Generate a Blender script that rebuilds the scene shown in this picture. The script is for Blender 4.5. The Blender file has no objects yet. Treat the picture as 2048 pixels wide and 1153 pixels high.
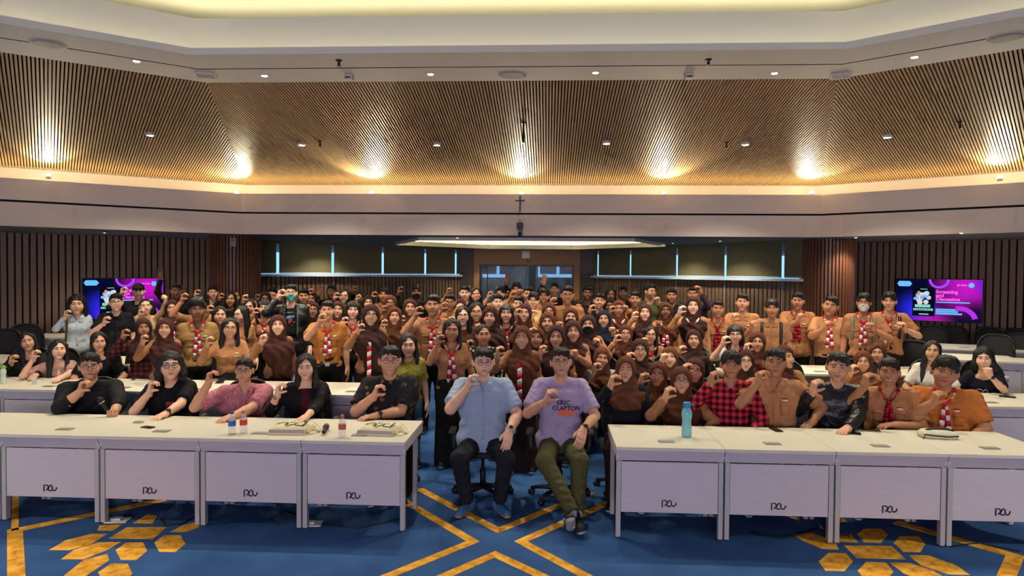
import bpy, math, random
import numpy as np
from mathutils import Matrix, Vector
from mathutils.geometry import tessellate_polygon

scene = bpy.context.scene
COL = scene.collection
R = math.radians
# ------------------------------------------------------------------ camera
F = 1380.0                                   # focal length in pixels of the 2048 x 1153 frame
YAW, PITCH, ROLL = R(3.0), math.atan(31.5 / F), .008
CAM = np.array([.4, 0., 2.15])
_f0 = np.array([-math.sin(YAW), math.cos(YAW), 0]); _r0 = np.array([math.cos(YAW), math.sin(YAW), 0]); _u0 = np.array([0, 0, 1.])
FW = _f0 * math.cos(PITCH) - _u0 * math.sin(PITCH)
_u1 = _u0 * math.cos(PITCH) + _f0 * math.sin(PITCH)
RT = _r0 * math.cos(ROLL) + _u1 * math.sin(ROLL)
UP = _u1 * math.cos(ROLL) - _r0 * math.sin(ROLL)
cam = bpy.data.objects.new('camera', bpy.data.cameras.new('camera'))
COL.objects.link(cam)
cam.data.sensor_width = 36.0
cam.data.lens = 36.0 * F / 2048
cam.data.clip_start, cam.data.clip_end = .05, 100
cam.matrix_world = Matrix(((RT[0], UP[0], -FW[0], CAM[0]), (RT[1], UP[1], -FW[1], CAM[1]), (RT[2], UP[2], -FW[2], CAM[2]), (0, 0, 0, 1)))
scene.camera = cam
# ------------------------------------------------------------------ world, exposure
world = bpy.data.worlds.new('daylight'); scene.world = world; world.use_nodes = True
world.node_tree.nodes['Background'].inputs[0].default_value = (.26, .60, 1, 1)
world.node_tree.nodes['Background'].inputs[1].default_value = .55
vs = scene.view_settings
vs.view_transform = 'Standard'; vs.look = 'None'; vs.exposure = 1.65; vs.gamma = 1.0; vs.use_curve_mapping = False
try:                                          # keep the path lengths short: the hall is lit by many small lamps
    cy = scene.cycles
    cy.max_bounces, cy.diffuse_bounces, cy.glossy_bounces, cy.transmission_bounces, cy.transparent_max_bounces = 5, 3, 2, 4, 8
    cy.caustics_reflective = cy.caustics_refractive = False
    cy.use_adaptive_sampling = True; cy.adaptive_threshold = .06; cy.adaptive_min_samples = 12
except Exception:
    pass
WARM = (1, .89, .72)
P_DOWN, P_SLAT, P_UP, P_BACK = 66, 70, 42, 18       # watts of the downlights on soffit, slats, of the uplights, of the low ceiling
E_COVE1, E_COVE2, E_COVE3, E_SCREEN = 3.1, 4.0, 8.0, 5.4


def ray(px, py): return FW + RT * (px - 1024) / F - UP * (py - 576.5) / F
def atY(px, py, Y): d = ray(px, py); return CAM + d * (Y / d[1])
def atZ(px, py, z): d = ray(px, py); return CAM + d * ((z - CAM[2]) / d[2])
def floor_z(y): return min(max((y - 6.7) * .0857, 0), .30)


# ------------------------------------------------------------------ materials
def lin(c):
    if isinstance(c, str):
        c = [int(c[i:i + 2], 16) / 255 for i in (0, 2, 4)]
    return tuple((x / 12.92 if x <= .04045 else ((x + .055) / 1.055) ** 2.4) for x in c[:3]) + (1,)


MATS = {}


def mat(name, color, rough=.6, metal=0., spec=.4, noise=0., nscale=8., bump=0., bscale=60., trans=0., emit=None, estr=0., sheen=0., stretch=None, distort=0.):
    if name in MATS:
        return MATS[name]
    m = bpy.data.materials.new(name); m.use_nodes = True
    nt = m.node_tree; b = nt.nodes['Principled BSDF']
    c = lin(color)
    b.inputs['Base Color'].default_value = c
    b.inputs['Roughness'].default_value = rough; b.inputs['Metallic'].default_value = metal
    b.inputs['Specular IOR Level'].default_value = spec
    if trans: b.inputs['Transmission Weight'].default_value = trans
    if sheen: b.inputs['Sheen Weight'].default_value = sheen
    if emit is not None:
        b.inputs['Emission Color'].default_value = lin(emit); b.inputs['Emission Strength'].default_value = estr
    if noise or bump:
        tc = nt.nodes.new('ShaderNodeTexCoord'); src = tc.outputs['Object']
        if stretch:
            mp = nt.nodes.new('ShaderNodeMapping'); mp.inputs['Scale'].default_value = stretch
            nt.links.new(src, mp.inputs['Vector']); src = mp.outputs['Vector']
    if noise:
        n = nt.nodes.new('ShaderNodeTexNoise'); n.inputs['Scale'].default_value = nscale; n.inputs['Detail'].default_value = 4
        nt.links.new(src, n.inputs['Vector'])
        mx = nt.nodes.new('ShaderNodeMix'); mx.data_type = 'RGBA'
        mx.inputs[6].default_value = tuple(x * (1 - noise) for x in c[:3]) + (1,)
        mx.inputs[7].default_value = tuple(min(1, x * (1 + noise)) for x in c[:3]) + (1,)
        nt.links.new(n.outputs['Fac'], mx.inputs[0]); nt.links.new(mx.outputs[2], b.inputs['Base Color'])
    if bump:
        n2 = nt.nodes.new('ShaderNodeTexNoise'); n2.inputs['Scale'].default_value = bscale; n2.inputs['Detail'].default_value = 3 if not distort else 1.5; n2.inputs['Distortion'].default_value = distort
        nt.links.new(src, n2.inputs['Vector'])
        bp = nt.nodes.new('ShaderNodeBump'); bp.inputs['Strength'].default_value = bump; bp.inputs['Distance'].default_value = .02
        nt.links.new(n2.outputs['Fac'], bp.inputs['Height']); nt.links.new(bp.outputs['Normal'], b.inputs['Normal'])
    MATS[name] = m
    return m


def clear(m, alpha):
    m.node_tree.nodes['Principled BSDF'].inputs['Alpha'].default_value = alpha
    return m


def emis(name, color, strength):
    if name in MATS: return MATS[name]
    m = bpy.data.materials.new(name); m.use_nodes = True
    nt = m.node_tree; nt.nodes.clear()
    e = nt.nodes.new('ShaderNodeEmission'); o = nt.nodes.new('ShaderNodeOutputMaterial')
    e.inputs[0].default_value = lin(color) if isinstance(color, str) else tuple(color) + (1,)
    e.inputs[1].default_value = strength
    nt.links.new(e.outputs[0], o.inputs[0]); MATS[name] = m
    return m


def pattern(name, rough, fn, coord='Object'):
    """material whose base colour comes from a small node graph built by fn(nt, vector) -> colour socket"""
    if name in MATS: return MATS[name]
    m = bpy.data.materials.new(name); m.use_nodes = True
    nt = m.node_tree; b = nt.nodes['Principled BSDF']; b.inputs['Roughness'].default_value = rough
    b.inputs['Specular IOR Level'].default_value = .25
    tc = nt.nodes.new('ShaderNodeTexCoord')
    nt.links.new(fn(nt, tc.outputs[coord]), b.inputs['Base Color'])
    MATS[name] = m
    return m


def ramp(nt, fac, stops, interp='CONSTANT'):
    r = nt.nodes.new('ShaderNodeValToRGB'); r.color_ramp.interpolation = interp
    while len(r.color_ramp.elements) < len(stops): r.color_ramp.elements.new(.5)
    for e, (p, c) in zip(r.color_ramp.elements, stops): e.position = p; e.color = lin(c)
    nt.links.new(fac, r.inputs[0]); return r.outputs[0]


def tex(nt, kind, vec, scale, **kw):
    n = nt.nodes.new('ShaderNodeTex' + kind); n.inputs['Scale'].default_value = scale
    for k, v in kw.items():
        if k in n.inputs: n.inputs[k].default_value = v
        else: setattr(n, k, v)
    nt.links.new(vec, n.inputs['Vector']); return n


def mixc(nt, fac, a, b, blend='MIX'):
    mx = nt.nodes.new('ShaderNodeMix'); mx.data_type = 'RGBA'; mx.blend_type = blend
    for s, v in ((0, fac), (6, a), (7, b)):
        if hasattr(v, 'is_output'): nt.links.new(v, mx.inputs[s])
        elif isinstance(v, str): mx.inputs[s].default_value = lin(v)
        else: mx.inputs[s].default_value = v
    return mx.outputs[2]


# ------------------------------------------------------------------ mesh helpers
class MB:
    def __init__(s): s.v = []; s.f = []; s.m = []

    def add(s, vs, fs, mi=0):
        o = len(s.v); s.v += [tuple(v) for v in vs]; s.f += [tuple(i + o for i in f) for f in fs]; s.m += [mi] * len(fs); return s

    def box(s, lo, hi, mi=0, bev=0.):
        (a, b, c), (d, e, f) = lo, hi
        if bev:
            k = bev
            vs = []
            for z, q in ((c, k), (c + k, 0), (f - k, 0), (f, k)):
                vs += [(a + q + (k if q == 0 else 0), b + q, z), (d - q - (k if q == 0 else 0), b + q, z), (d - q, b + q + (k if q == 0 else 0), z), (d - q, e - q - (k if q == 0 else 0), z),
                       (d - q - (k if q == 0 else 0), e - q, z), (a + q + (k if q == 0 else 0), e - q, z), (a + q, e - q - (k if q == 0 else 0), z), (a + q, b + q + (k if q == 0 else 0), z)]
            fs = [tuple(range(7, -1, -1)), tuple(range(24, 32))]
            for r in range(3):
                for i in range(8):
                    j = (i + 1) % 8; fs.append((r * 8 + i, r * 8 + j, r * 8 + 8 + j, r * 8 + 8 + i))
            return s.add(vs, fs, mi)
        vs = [(a, b, c), (d, b, c), (d, e, c), (a, e, c), (a, b, f), (d, b, f), (d, e, f), (a, e, f)]
        return s.add(vs, [(3, 2, 1, 0), (4, 5, 6, 7), (0, 1, 5, 4), (1, 2, 6, 5), (2, 3, 7, 6), (3, 0, 4, 7)], mi)

    def tube(s, pts, rad, n=8, mi=0, cap=True, flat=1.):
        pts = [np.array(p, float) for p in pts]; rad = rad if hasattr(rad, '__len__') else [rad] * len(pts)
        vs = []; up = None
        for i, p in enumerate(pts):
            t = pts[min(i + 1, len(pts) - 1)] - pts[max(i - 1, 0)]; t /= np.linalg.norm(t) + 1e-9
            if up is None:
                up = np.array([0, 0, 1.]) if abs(t[2]) < .9 else np.array([0, 1., 0])
            a = np.cross(t, up); a /= np.linalg.norm(a) + 1e-9; b = np.cross(a, t); up = b
            for k in range(n):
                w = 2 * math.pi * k / n
                vs.append(p + rad[i] * (a * math.cos(w) + b * math.sin(w) * flat))
        fs = []
        for i in range(len(pts) - 1):
            for k in range(n):
                j = (k + 1) % n; fs.append((i * n + k, i * n + j, (i + 1) * n + j, (i + 1) * n + k))
        if cap: fs += [tuple(range(n - 1, -1, -1)), tuple(range((len(pts) - 1) * n, len(pts) * n))]
        return s.add(vs, fs, mi)

    def lathe(s, prof, n=20, mi=0, c=(0, 0, 0)):
        vs = [(c[0] + r * math.cos(2 * math.pi * k / n), c[1] + r * math.sin(2 * math.pi * k / n), c[2] + z) for r, z in prof for k in range(n)]
        fs = []
        for i in range(len(prof) - 1):
            for k in range(n):
                j = (k + 1) % n; fs.append((i * n + k, i * n + j, (i + 1) * n + j, (i + 1) * n + k))
        fs += [tuple(range(n - 1, -1, -1)), tuple(range((len(prof) - 1) * n, len(prof) * n))]
        return s.add(vs, fs, mi)

    def prism(s, poly, z0, z1, mi=0):
        n = len(poly)
        vs = [(x, y, z0) for x, y in poly] + [(x, y, z1) for x, y in poly]
        fs = [tuple(range(n - 1, -1, -1)), tuple(range(n, 2 * n))] + [(i, (i + 1) % n, n + (i + 1) % n, n + i) for i in range(n)]
        return s.add(vs, fs, mi)

    def ribbon(s, pts, w, th, nrm, mi=0):
        """flat stroke of width w along pts, lifted th along nrm"""
        pts = [np.array(p, float) for p in pts]; nrm = np.array(nrm, float); vs = []
        for i, p in enumerate(pts):
            t = pts[min(i + 1, len(pts) - 1)] - pts[max(i - 1, 0)]; t /= np.linalg.norm(t) + 1e-9
            a = np.cross(t, nrm) * w / 2
            vs += [p - a, p + a, p + a + nrm * th, p - a + nrm * th]
        fs = [(0, 1, 2, 3), tuple(4 * (len(pts) - 1) + k for k in (3, 2, 1, 0))]
        for i in range(len(pts) - 1):
            for k in range(4):
                fs.append((4 * i + k, 4 * i + 4 + k, 4 * i + 4 + (k + 1) % 4, 4 * i + (k + 1) % 4))
        return s.add(vs, fs, mi)

    def mesh(s, name, smooth=False):
        return rawmesh(name, np.array(s.v, np.float32).reshape(-1, 3), s.f, s.m, smooth)

    def build(s, name, mats, parent=None, smooth=False, loc=None, rz=None):
        return put(name, s.mesh(name, smooth), mats, parent, loc, rz)


def rawmesh(name, v, f, mi=None, smooth=False):
    me = bpy.data.meshes.new(name)
    if isinstance(f, np.ndarray):
        k = f.shape[1]; n = len(f)
        me.vertices.add(len(v)); me.vertices.foreach_set('co', np.ascontiguousarray(v, np.float32).ravel())
        me.loops.add(n * k); me.loops.foreach_set('vertex_index', f.astype(np.int32).ravel())
        me.polygons.add(n); me.polygons.foreach_set('loop_start', np.arange(0, n * k, k, dtype=np.int32))
        try: me.polygons.foreach_set('loop_total', np.full(n, k, np.int32))
        except Exception: pass
    else:
        me.from_pydata([tuple(x) for x in v], [], f)
    if mi is not None: me.polygons.foreach_set('material_index', np.array(mi, np.int32))
    me.polygons.foreach_set('use_smooth', np.full(len(me.polygons), bool(smooth)))
    me.update(calc_edges=True)
    return me


def put(name, me, mats, parent=None, loc=None, rz=None):
    o = bpy.data.objects.new(name, me); COL.objects.link(o)
    mats = mats if isinstance(mats, (list, tuple)) else [mats]
    if len(me.materials) == 0:
        for m in mats: me.materials.append(m)
    else:
        for i, m in enumerate(mats):
            if i < len(o.material_slots) and me.materials[i] is not m:
                o.material_slots[i].link = 'OBJECT'; o.material_slots[i].material = m
    if parent is not None: o.parent = parent
    if loc is not None: o.location = loc
    if rz is not None: o.rotation_euler = (0, 0, rz)
    return o


def empty(name, loc=(0, 0, 0), rz=0):
    o = bpy.data.objects.new(name, None); COL.objects.link(o); o.empty_display_size = .1
    o.location = loc; o.rotation_euler = (0, 0, rz); return o


def tag(o, label, cat, group=None):
    o['label'] = label; o['category'] = cat
    if group: o['group'] = group
    return o


def struct(o, label=None):
    o['kind'] = 'structure'
    if label: o['label'] = label
    return o


def copy_tree(o, parent=None, lvl=0):
    c = o.copy(); COL.objects.link(c); c.parent = parent
    for ch in list(o.children): copy_tree(ch, c, lvl + 1)
    return c


def text_mesh(s, size, depth=.002, bold=0.0):
    cu = bpy.data.curves.new('lettering', 'FONT'); cu.body = s; cu.size = size; cu.extrude = depth; cu.align_x = 'LEFT'; cu.offset = bold
    cu.resolution_u = 3
    o = bpy.data.objects.new('lettering', cu); COL.objects.link(o)
    dg = bpy.context.evaluated_depsgraph_get()
    me = bpy.data.meshes.new_from_object(o.evaluated_get(dg))
    bpy.data.objects.remove(o); bpy.data.curves.remove(cu)
    me.materials.clear()
    return me


def lamp(name, kind, loc, energy, color, parent=None, target=None, **kw):
    l = bpy.data.lights.new(name, kind); l.energy = energy; l.color = color
    for k, v in kw.items(): setattr(l, k, v)
    o = bpy.data.objects.new(name, l); COL.objects.link(o); o.location = loc
    if target is not None:
        o.rotation_euler = (Vector(target) - Vector(loc)).to_track_quat('-Z', 'Y').to_euler()
    if parent is not None: o.parent = parent
    return o


# shared materials
M_cream = mat('cream_plaster', 'E4DCCC', .75, noise=.04, nscale=3)
M_white = mat('white_plaster', 'E2DECE', .8)
M_fascia = mat('fascia_board', 'DCD2C4', .65, noise=.05, nscale=2)
M_dark = mat('shadow_gap', '0C0A0A', .9)
M_black = mat('black_plastic', '141416', .45)
M_slat = mat('ceiling_slat_oak', 'C6A070', .5, noise=.12, nscale=4, stretch=(1, .2, 1))
M_slatback = mat('ceiling_slat_backing', '3A2618', .8)
M_wallslat = mat('wall_slat_walnut', '7A604A', .5, noise=.15, nscale=3, stretch=(8, 8, .5))
M_wallback = mat('wall_slat_backing', '17110D', .85)
M_colslat = mat('column_slat_walnut', '6B4430', .42, noise=.15, nscale=3, stretch=(8, 8, .5))
M_desktop = mat('desk_top_laminate', 'D2CDB9', .45, noise=.05, nscale=10, stretch=(1, 14, 1))
M_desk = mat('desk_front_laminate', 'C8C0C2', .55, noise=.09, nscale=7, stretch=(1, 1, 12))
M_leg = mat('desk_leg_grey', 'B5B2AE', .4)
M_metal = mat('brushed_metal', '9A9A95', .35, metal=.8)
M_chrome = mat('chrome', 'C8C8C8', .2, metal=1)
M_lens = emis('lamp_lens', (1, .93, .82), 30)
M_lens2 = emis('uplight_lens', (1, .90, .70), 40)
M_led1 = emis('cove_led_cool', (1, .93, .62), E_COVE1)
M_led2 = emis('cove_led_warm', (1, .83, .48), E_COVE2)
M_led3 = emis('cove_led_low', (1, .82, .42), E_COVE3)
M_fabric_black = mat('chair_mesh_black', '131314', .7, bump=.2, bscale=300)
M_offwhite = mat('off_white_plastic', 'D8D4C8', .5)


def carpet_nodes(nt, v):
    n1 = tex(nt, 'Noise', v, 2.2, Detail=6.)
    n2 = tex(nt, 'Noise', v, 130., Detail=2.)
    a = ramp(nt, n1.outputs['Fac'], [(.3, '2B5288'), (.7, '3F6CA6')], 'LINEAR')
    b = ramp(nt, n2.outputs['Fac'], [(.3, '7A7A7A'), (.7, 'FFFFFF')], 'LINEAR')
    return mixc(nt, .55, a, b, 'MULTIPLY')


def gold_nodes(nt, v):
    n1 = tex(nt, 'Noise', v, 6., Detail=8., Distortion=1.2)
    return ramp(nt, n1.outputs['Fac'], [(.32, 'A8701C'), (.5, 'E8A634'), (.68, 'F6C55A')], 'LINEAR')


M_carpet = pattern('blue_carpet', .95, carpet_nodes)
M_gold = pattern('gold_carpet', .95, gold_nodes)

# ------------------------------------------------------------------ the room shell
SN, CN = math.sin(R(37)), math.cos(R(37))
NRM = [(-1, 0), (-SN, CN), (0, 1), (SN, CN), (1, 0), (0, -1)]
D0 = [10.0, SN * 3.64 + CN * 8, 8.0, SN * 3.64 + CN * 8, 10.0, 3.5]


def ring(yc):
    d = [x + yc - 8 for x in D0]; pts = []
    for i in range(6):
        j = (i + 1) % 6
        A = np.array([NRM[i], NRM[j]], float); pts.append(np.linalg.solve(A, np.array([d[i], d[j]])))
    return pts           # corner i lies between side i and side i+1


def band(mb, ya, za, yb, zb, sides=range(6), mi=0):
    A, B = ring(ya), ring(yb)
    for s in sides:
        p, q = A[s - 1], A[s]; u, w = B[s - 1], B[s]
        mb.add([(p[0], p[1], za), (q[0], q[1], za), (w[0], w[1], zb), (u[0], u[1], zb)], [(0, 1, 2, 3)], mi)
    return mb


# floor: flat in front, a gentle ramp through the seating, flat at the back
mb = MB()
for y0, z0, y1, z1 in ((-9, 0, 6.7, 0), (6.7, 0, 10.2, .3), (10.2, .3, 23, .3)):
    mb.add([(-16, y0, z0), (16, y0, z0), (16, y1, z1), (-16, y1, z1)], [(0, 1, 2, 3)])
floor = struct(mb.build('floor', M_carpet))

# ceiling tray
r83 = ring(8.3)
mb = MB().add([(p[0], p[1], 5.05) for p in r83], [tuple(range(6))])
struct(mb.build('ceiling', M_white))
mb = MB(); band(mb, 6.96, 4.36, 6.96, 4.43); band(mb, 6.99, 4.43, 6.96, 4.43); band(mb, 6.99, 4.40, 6.99, 4.43); band(mb, 6.99, 4.40, 7.2, 4.40)
struct(mb.build('trim_1', M_white))
mb = MB(); band(mb, 7.2, 4.40, 7.2, 4.82); band(mb, 7.2, 4.82, 7.25, 4.82); band(mb, 7.25, 4.82, 7.25, 4.76); band(mb, 7.25, 4.76, 8.3, 4.76); band(mb, 8.3, 4.76, 8.3, 5.05)
struct(mb.build('trim_2', M_white))
mb = MB(); band(mb, 7.04, 4.405, 7.09, 4.405); o = mb.build('trim_3', emis('cove_led_lip', (1, .93, .66), E_COVE1 * .5)); struct(o)
mb = MB(); band(mb, 7.40, 4.775, 7.46, 4.775); o = mb.build('trim_4', M_led1); struct(o)
mb = MB(); band(mb, 6.96, 4.36, 7.445, 4.36); band(mb, 7.47, 4.36, 8.0, 4.36); band(mb, 7.445, 4.385, 7.47, 4.385, mi=1); band(mb, 7.445, 4.36, 7.445, 4.385, mi=1); band(mb, 7.47, 4.36, 7.47, 4.385, mi=1)
struct(mb.build('trim_5', [M_cream, M_dark]))
# lower fascia with its shadow gap, the trough behind it and the cove back
mb = MB(); band(mb, 11.5, 3.14, 11.5, 3.45); band(mb, 11.5, 3.45, 11.55, 3.45); band(mb, 11.55, 3.45, 11.55, 3.41); band(mb, 11.55, 3.41, 12.1, 3.41)
band(mb, 11.5, 2.79, 11.5, 3.11); band(mb, 11.53, 3.08, 11.53, 3.17, mi=1); band(mb, 11.48, 2.76, 11.48, 2.79); band(mb, 11.48, 2.79, 11.5, 2.79); band(mb, 11.48, 2.76, 11.6, 2.76)
struct(mb.build('trim_6', [M_fascia, M_dark]))
mb = MB(); band(mb, 12.1, 3.41, 12.1, 3.70); struct(mb.build('trim_7', M_cream))
mb = MB(); band(mb, 11.70, 3.42, 11.78, 3.42); struct(mb.build('trim_8', M_led2))

# sloping slatted ceiling: backing planes and single slats
Z_UP, Z_LO, Y_UP, Y_LO = 4.36, 3.67, 8.0, 12.1
SL = (Z_LO - Z_UP) / (Y_LO - Y_UP)
SLLEN = math.hypot(1, SL)
for sname, side in (('ceiling_back', 2), ('ceiling_left', 1), ('ceiling_right', 3)):
    mb = MB(); band(mb, Y_UP, Z_UP + .035, Y_LO, Z_LO + .035, [side])
    base = struct(mb.build(sname, M_slatback))
    n = np.array(NRM[side], float); t = np.array([n[1], -n[0]])            # t runs along the side, to the right when seen from inside
    d_up = D0[side]
    cUp = (ring(8.0)[side - 1] + ring(8.0)[side]) / 2
    A8 = ring(8.0)[side - 1]; B8 = ring(8.0)[side]
    a8, b8 = A8 @ t, B8 @ t
    ka, kb = (ring(12.1)[side - 1] @ t - a8) / 4.1, (ring(12.1)[side] @ t - b8) / 4.1
    s0, s1 = ring(12.1)[side - 1] @ t, ring(12.1)[side] @ t
    if side == 1: s0 = b8 - 7.6
    if side == 3: s1 = a8 + 7.6
    pitch = .0375; s = s0 + pitch / 2
    full = None
    while s < s1:
        st = 0.
        if s < a8: st = (s - a8) / ka
        if s > b8: st = (s - b8) / kb
        ln = 4.1 - st
        if ln > .03:
            w = .0108
            if st < 1e-6 and full is not None: me = full
            else:
                hh = .028
                vs = []
                for (q, zz) in ((0, 0), (ln, ln * SL)):
                    for (e, h) in ((-w, hh), (-w, 0), (w, 0), (w, hh)): vs.append((e, q, zz + h))
                me = rawmesh('slat', np.array(vs), [(0, 1, 5, 4), (1, 2, 6, 5), (2, 3, 7, 6), (0, 3, 2, 1), (4, 5, 6, 7)])
                if st < 1e-6: full = me
            p = n * (d_up + st) + t * s
            put('slat', me, M_slat, base, (p[0], p[1], Z_UP + st * SL), math.atan2(-n[0], n[1]))
        s += pitch
mb = MB(); band(mb, Y_UP, Z_UP, Y_LO, Z_LO, [0, 4, 5]); struct(mb.build('ceiling_front', M_slat))

# outer walls
RW = 14.40                                                                # distance of the slatted side walls
def wallline(sgn): return np.array([sgn * SN, CN]), np.array([CN, -sgn * SN])
PA = atZ(520, 479.5, 2.76); PB = atZ(912, 495.5, 2.76); PC = atZ(1190, 495.0, 2.76); PD = atZ(1600, 479.5, 2.76)
YB = 17.3
PB = atY(919, 500, YB)[:2]; PC = atY(1189, 500, YB)[:2]
PA = PA[:2]; PD = PD[:2]
def slat_wall(name, p0, p1, z0, z1, pitch, w, dep, matS, matB, frm=0., to=None, slat=True):
    p0, p1 = np.array(p0[:2]), np.array(p1[:2]); L = np.linalg.norm(p1 - p0); t = (p1 - p0) / L; nrm = np.array([t[1], -t[0]])
    if nrm @ (CAM[:2] - p0) < 0: nrm = -nrm
    q = p0 - nrm * dep; r = p1 - nrm * dep
    mb = MB().add([(q[0], q[1], z0), (r[0], r[1], z0), (r[0], r[1], z1), (q[0], q[1], z1)], [(0, 1, 2, 3)])
    b = struct(mb.build(name, matB))
    if slat:
        me = MB().box((-w / 2, 0, z0), (w / 2, dep, z1)).mesh('slat')
        s = frm + pitch / 2; to = L if to is None else to
        while s < to:
            p = p0 + t * s - nrm * dep
            put('slat', me, matS, b, (p[0], p[1], 0), math.atan2(-nrm[0], nrm[1]))
            s += pitch
    return b


for sgn, nm in ((-1, 'wall_left'), (1, 'wall_right')):
    n, t = wallline(sgn)
    # start behind the column, run outwards and towards the camera
    e_ = np.array([sgn * CN, -SN]); d_ = ray(478 if sgn < 0 else 1646, 520)[:2]
    start = n * RW + e_ * np.linalg.solve(np.array([e_, -d_]).T, CAM[:2] - n * RW)[0]
    end = n * RW + np.array([sgn * CN, -SN]) * 12
    slat_wall(nm, start, end, .0, 2.76, .105, .078, .03, M_wallslat, M_wallback, 0, 9.0)
slat_wall('wall_back_left', PA + (PA - PB) * .03, PB, .2, 2.03, .098, .07, .03, M_wallslat, M_wallback)
slat_wall('wall_back_right', PC, PD + (PD - PC) * .03, .2, 2.03, .098, .07, .03, M_wallslat, M_wallback)
# plain enclosing walls around and behind the camera
mb = MB()
for (x0, y0, x1, y1) in ((-14.8, 12, -14.8, -8.6), (-14.8, -8.6, 14.8, -8.6), (14.8, -8.6, 14.8, 12)):
    mb.add([(x0, y0, 0), (x1, y1, 0), (x1, y1, 5.2), (x0, y0, 5.2)], [(0, 1, 2, 3)])
struct(mb.build('wall_front', M_fascia))
struct(MB().box((-21, -9, 5.3), (21, 11.6, 5.4)).build('sky_block_deck', M_dark))  # unseen opaque sheet added over the hall to keep sky light from leaking in

# low ceiling behind the fascia, with the lit recess
hexa = [(-1.9, 12.15), (-2.8, 14.3), (-1.0, 16.3), (1.0, 16.3), (2.8, 14.3), (1.9, 12.15)]
o11 = ring(11.55)
outer = [(-20, 11.55), (20, 11.55), (20, 23), (-20, 23)]
tri = tessellate_polygon([[Vector((x, y, 0)) for x, y in outer], [Vector((x, y, 0)) for x, y in hexa]])
pts = outer + hexa
mb = MB().add([(x, y, 2.76) for x, y in pts], [tuple(t) for t in tri])
A = o11
mb.add([(A[1][0], A[1][1], 2.76), (A[0][0], A[0][1], 2.76), (-20, A[0][1], 2.76), (-20, 11.55, 2.76)], [(0, 1, 2, 3)])
mb.add([(A[2][0], A[2][1], 2.76), (A[3][0], A[3][1], 2.76), (20, A[3][1], 2.76), (20, 11.55, 2.76)], [(0, 1, 2, 3)])
for sg, (ia, ib) in ((-1, (0, 5)), (1, (3, 4))):
    mb.add([(A[ia][0], A[ia][1], 2.76), (A[ib][0], A[ib][1], 2.76), (sg * 20, A[ib][1], 2.76), (sg * 20, A[ia][1], 2.76)], [(0, 1, 2, 3)])
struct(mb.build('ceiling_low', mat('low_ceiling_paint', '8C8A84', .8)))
mb = MB()
big = [(x * 1.13, 14.2 + (y - 14.2) * 1.13) for x, y in hexa]
for i in range(6):
    j = (i + 1) % 6
    mb.add([(*hexa[i], 2.70), (*hexa[j], 2.70), (*hexa[j], 2.80), (*hexa[i], 2.80)], [(0, 1, 2, 3)])
    mb.add([(*hexa[i], 2.80), (*hexa[j], 2.80), (*big[j], 2.80), (*big[i], 2.80)], [(0, 1, 2, 3)])
    mb.add([(*big[i], 2.80), (*big[j], 2.80), (*big[j], 3.0), (*big[i], 3.0)], [(0, 1, 2, 3)])
mb.add([(*p, 3.0) for p in big], [tuple(range(6))])
struct(mb.build('trim_9', M_white))
mb = MB()
for i in range(6):
    j = (i + 1) % 6
    f1, f2 = 1.05, 1.08
    sc = lambda p, f: (p[0] * f, 14.2 + (p[1] - 14.2) * f)
    mb.add([(*sc(hexa[i], f1), 2.81), (*sc(hexa[j], f1), 2.81), (*sc(hexa[j], f2), 2.81), (*sc(hexa[i], f2), 2.81)], [(0, 1, 2, 3)])
struct(mb.build('trim_10', M_led3))

# windows: glass, frame, roller blinds with daylight between them, white sill
M_blind = mat('olive_roller_blind', '6E6747', .9, noise=.05, nscale=60, bump=.1, bscale=200)
M_sill = mat('window_sill_white', 'C9D2D8', .5)
M_glass = clear(mat('window_glass', 'E8F2FF', .02), .08)
M_panelgrey = mat('grey_brown_panel', '5E5148', .6, noise=.06, nscale=5)


def window_wall(name, p0, p1, gaps, wn):
    """p0 -> p1 runs left to right; gaps are pixel columns of the daylight slits"""
    p0, p1 = np.array(p0), np.array(p1); L = np.linalg.norm(p1 - p0); t = (p1 - p0) / L; nrm = np.array([t[1], -t[0]])
    if nrm @ (CAM[:2] - p0) < 0: nrm = -nrm
    def s_of(px):
        d = ray(px, 515)[:2]; M = np.array([d, -t]).T
        return np.linalg.solve(M, p0 - CAM[:2])[1]
    root = struct(empty('window_%d' % wn, (p0[0], p0[1], 0), math.atan2(t[1], t[0])))
    s = 1 if (np.array([-t[1], t[0]]) @ nrm) > 0 else -1                   # local +y or -y points into the room
    ss = [s_of(g) for g in gaps]
    edges = [0.0] + ss + [L]
    MB().box((-.12 if wn == 1 else 0, min(0, s * .12), 2.03), (L + (.12 if wn == 2 else 0), max(0, s * .12), 2.075)).build('window_sill', M_sill, root)
    MB().box((-.12 if wn == 1 else 0, min(-s * .10, 0), 2.70), (L + (.12 if wn == 2 else 0), max(-s * .10, 0), 2.77)).build('blind_pelmet', M_blind, root)
    wg = .072
    ends = [(-.12 if wn == 1 else 0.0)] + ss + [L + (.12 if wn == 2 else 0)]
    for i in range(len(ends) - 1):
        a = ends[i] + (wg * .5 if i else 0); b = ends[i + 1] - (wg * .5 if i + 1 < len(ends) - 1 else 0)
        if b - a < .05: continue
        MB().box((a, min(0, s * .02), 2.10), (b, max(0, s * .02), 2.76)).build('roller_blind', M_blind, root)
        MB().tube([(a + .01, s * .012, 2.10), (b - .01, s * .012, 2.10)], .014, 8).build('blind_bottom_rail', M_sill, root)
        MB().box((a - .02, -s * .09 - .003, 2.05), (b + .02, -s * .09 + .003, 2.76)).build('pane', M_glass, root)
    for q in ss:
        MB().tube([(q, s * .03, 2.12), (q, s * .035, 1.35)], .004, 5).build('blind_cord', M_sill, root)
    return root


window_wall('w', PA, PB, (555, 665, 765, 850, 911), 1)
window_wall('w', PC, PD, (1197, 1262, 1355, 1452, 1567), 2)

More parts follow.
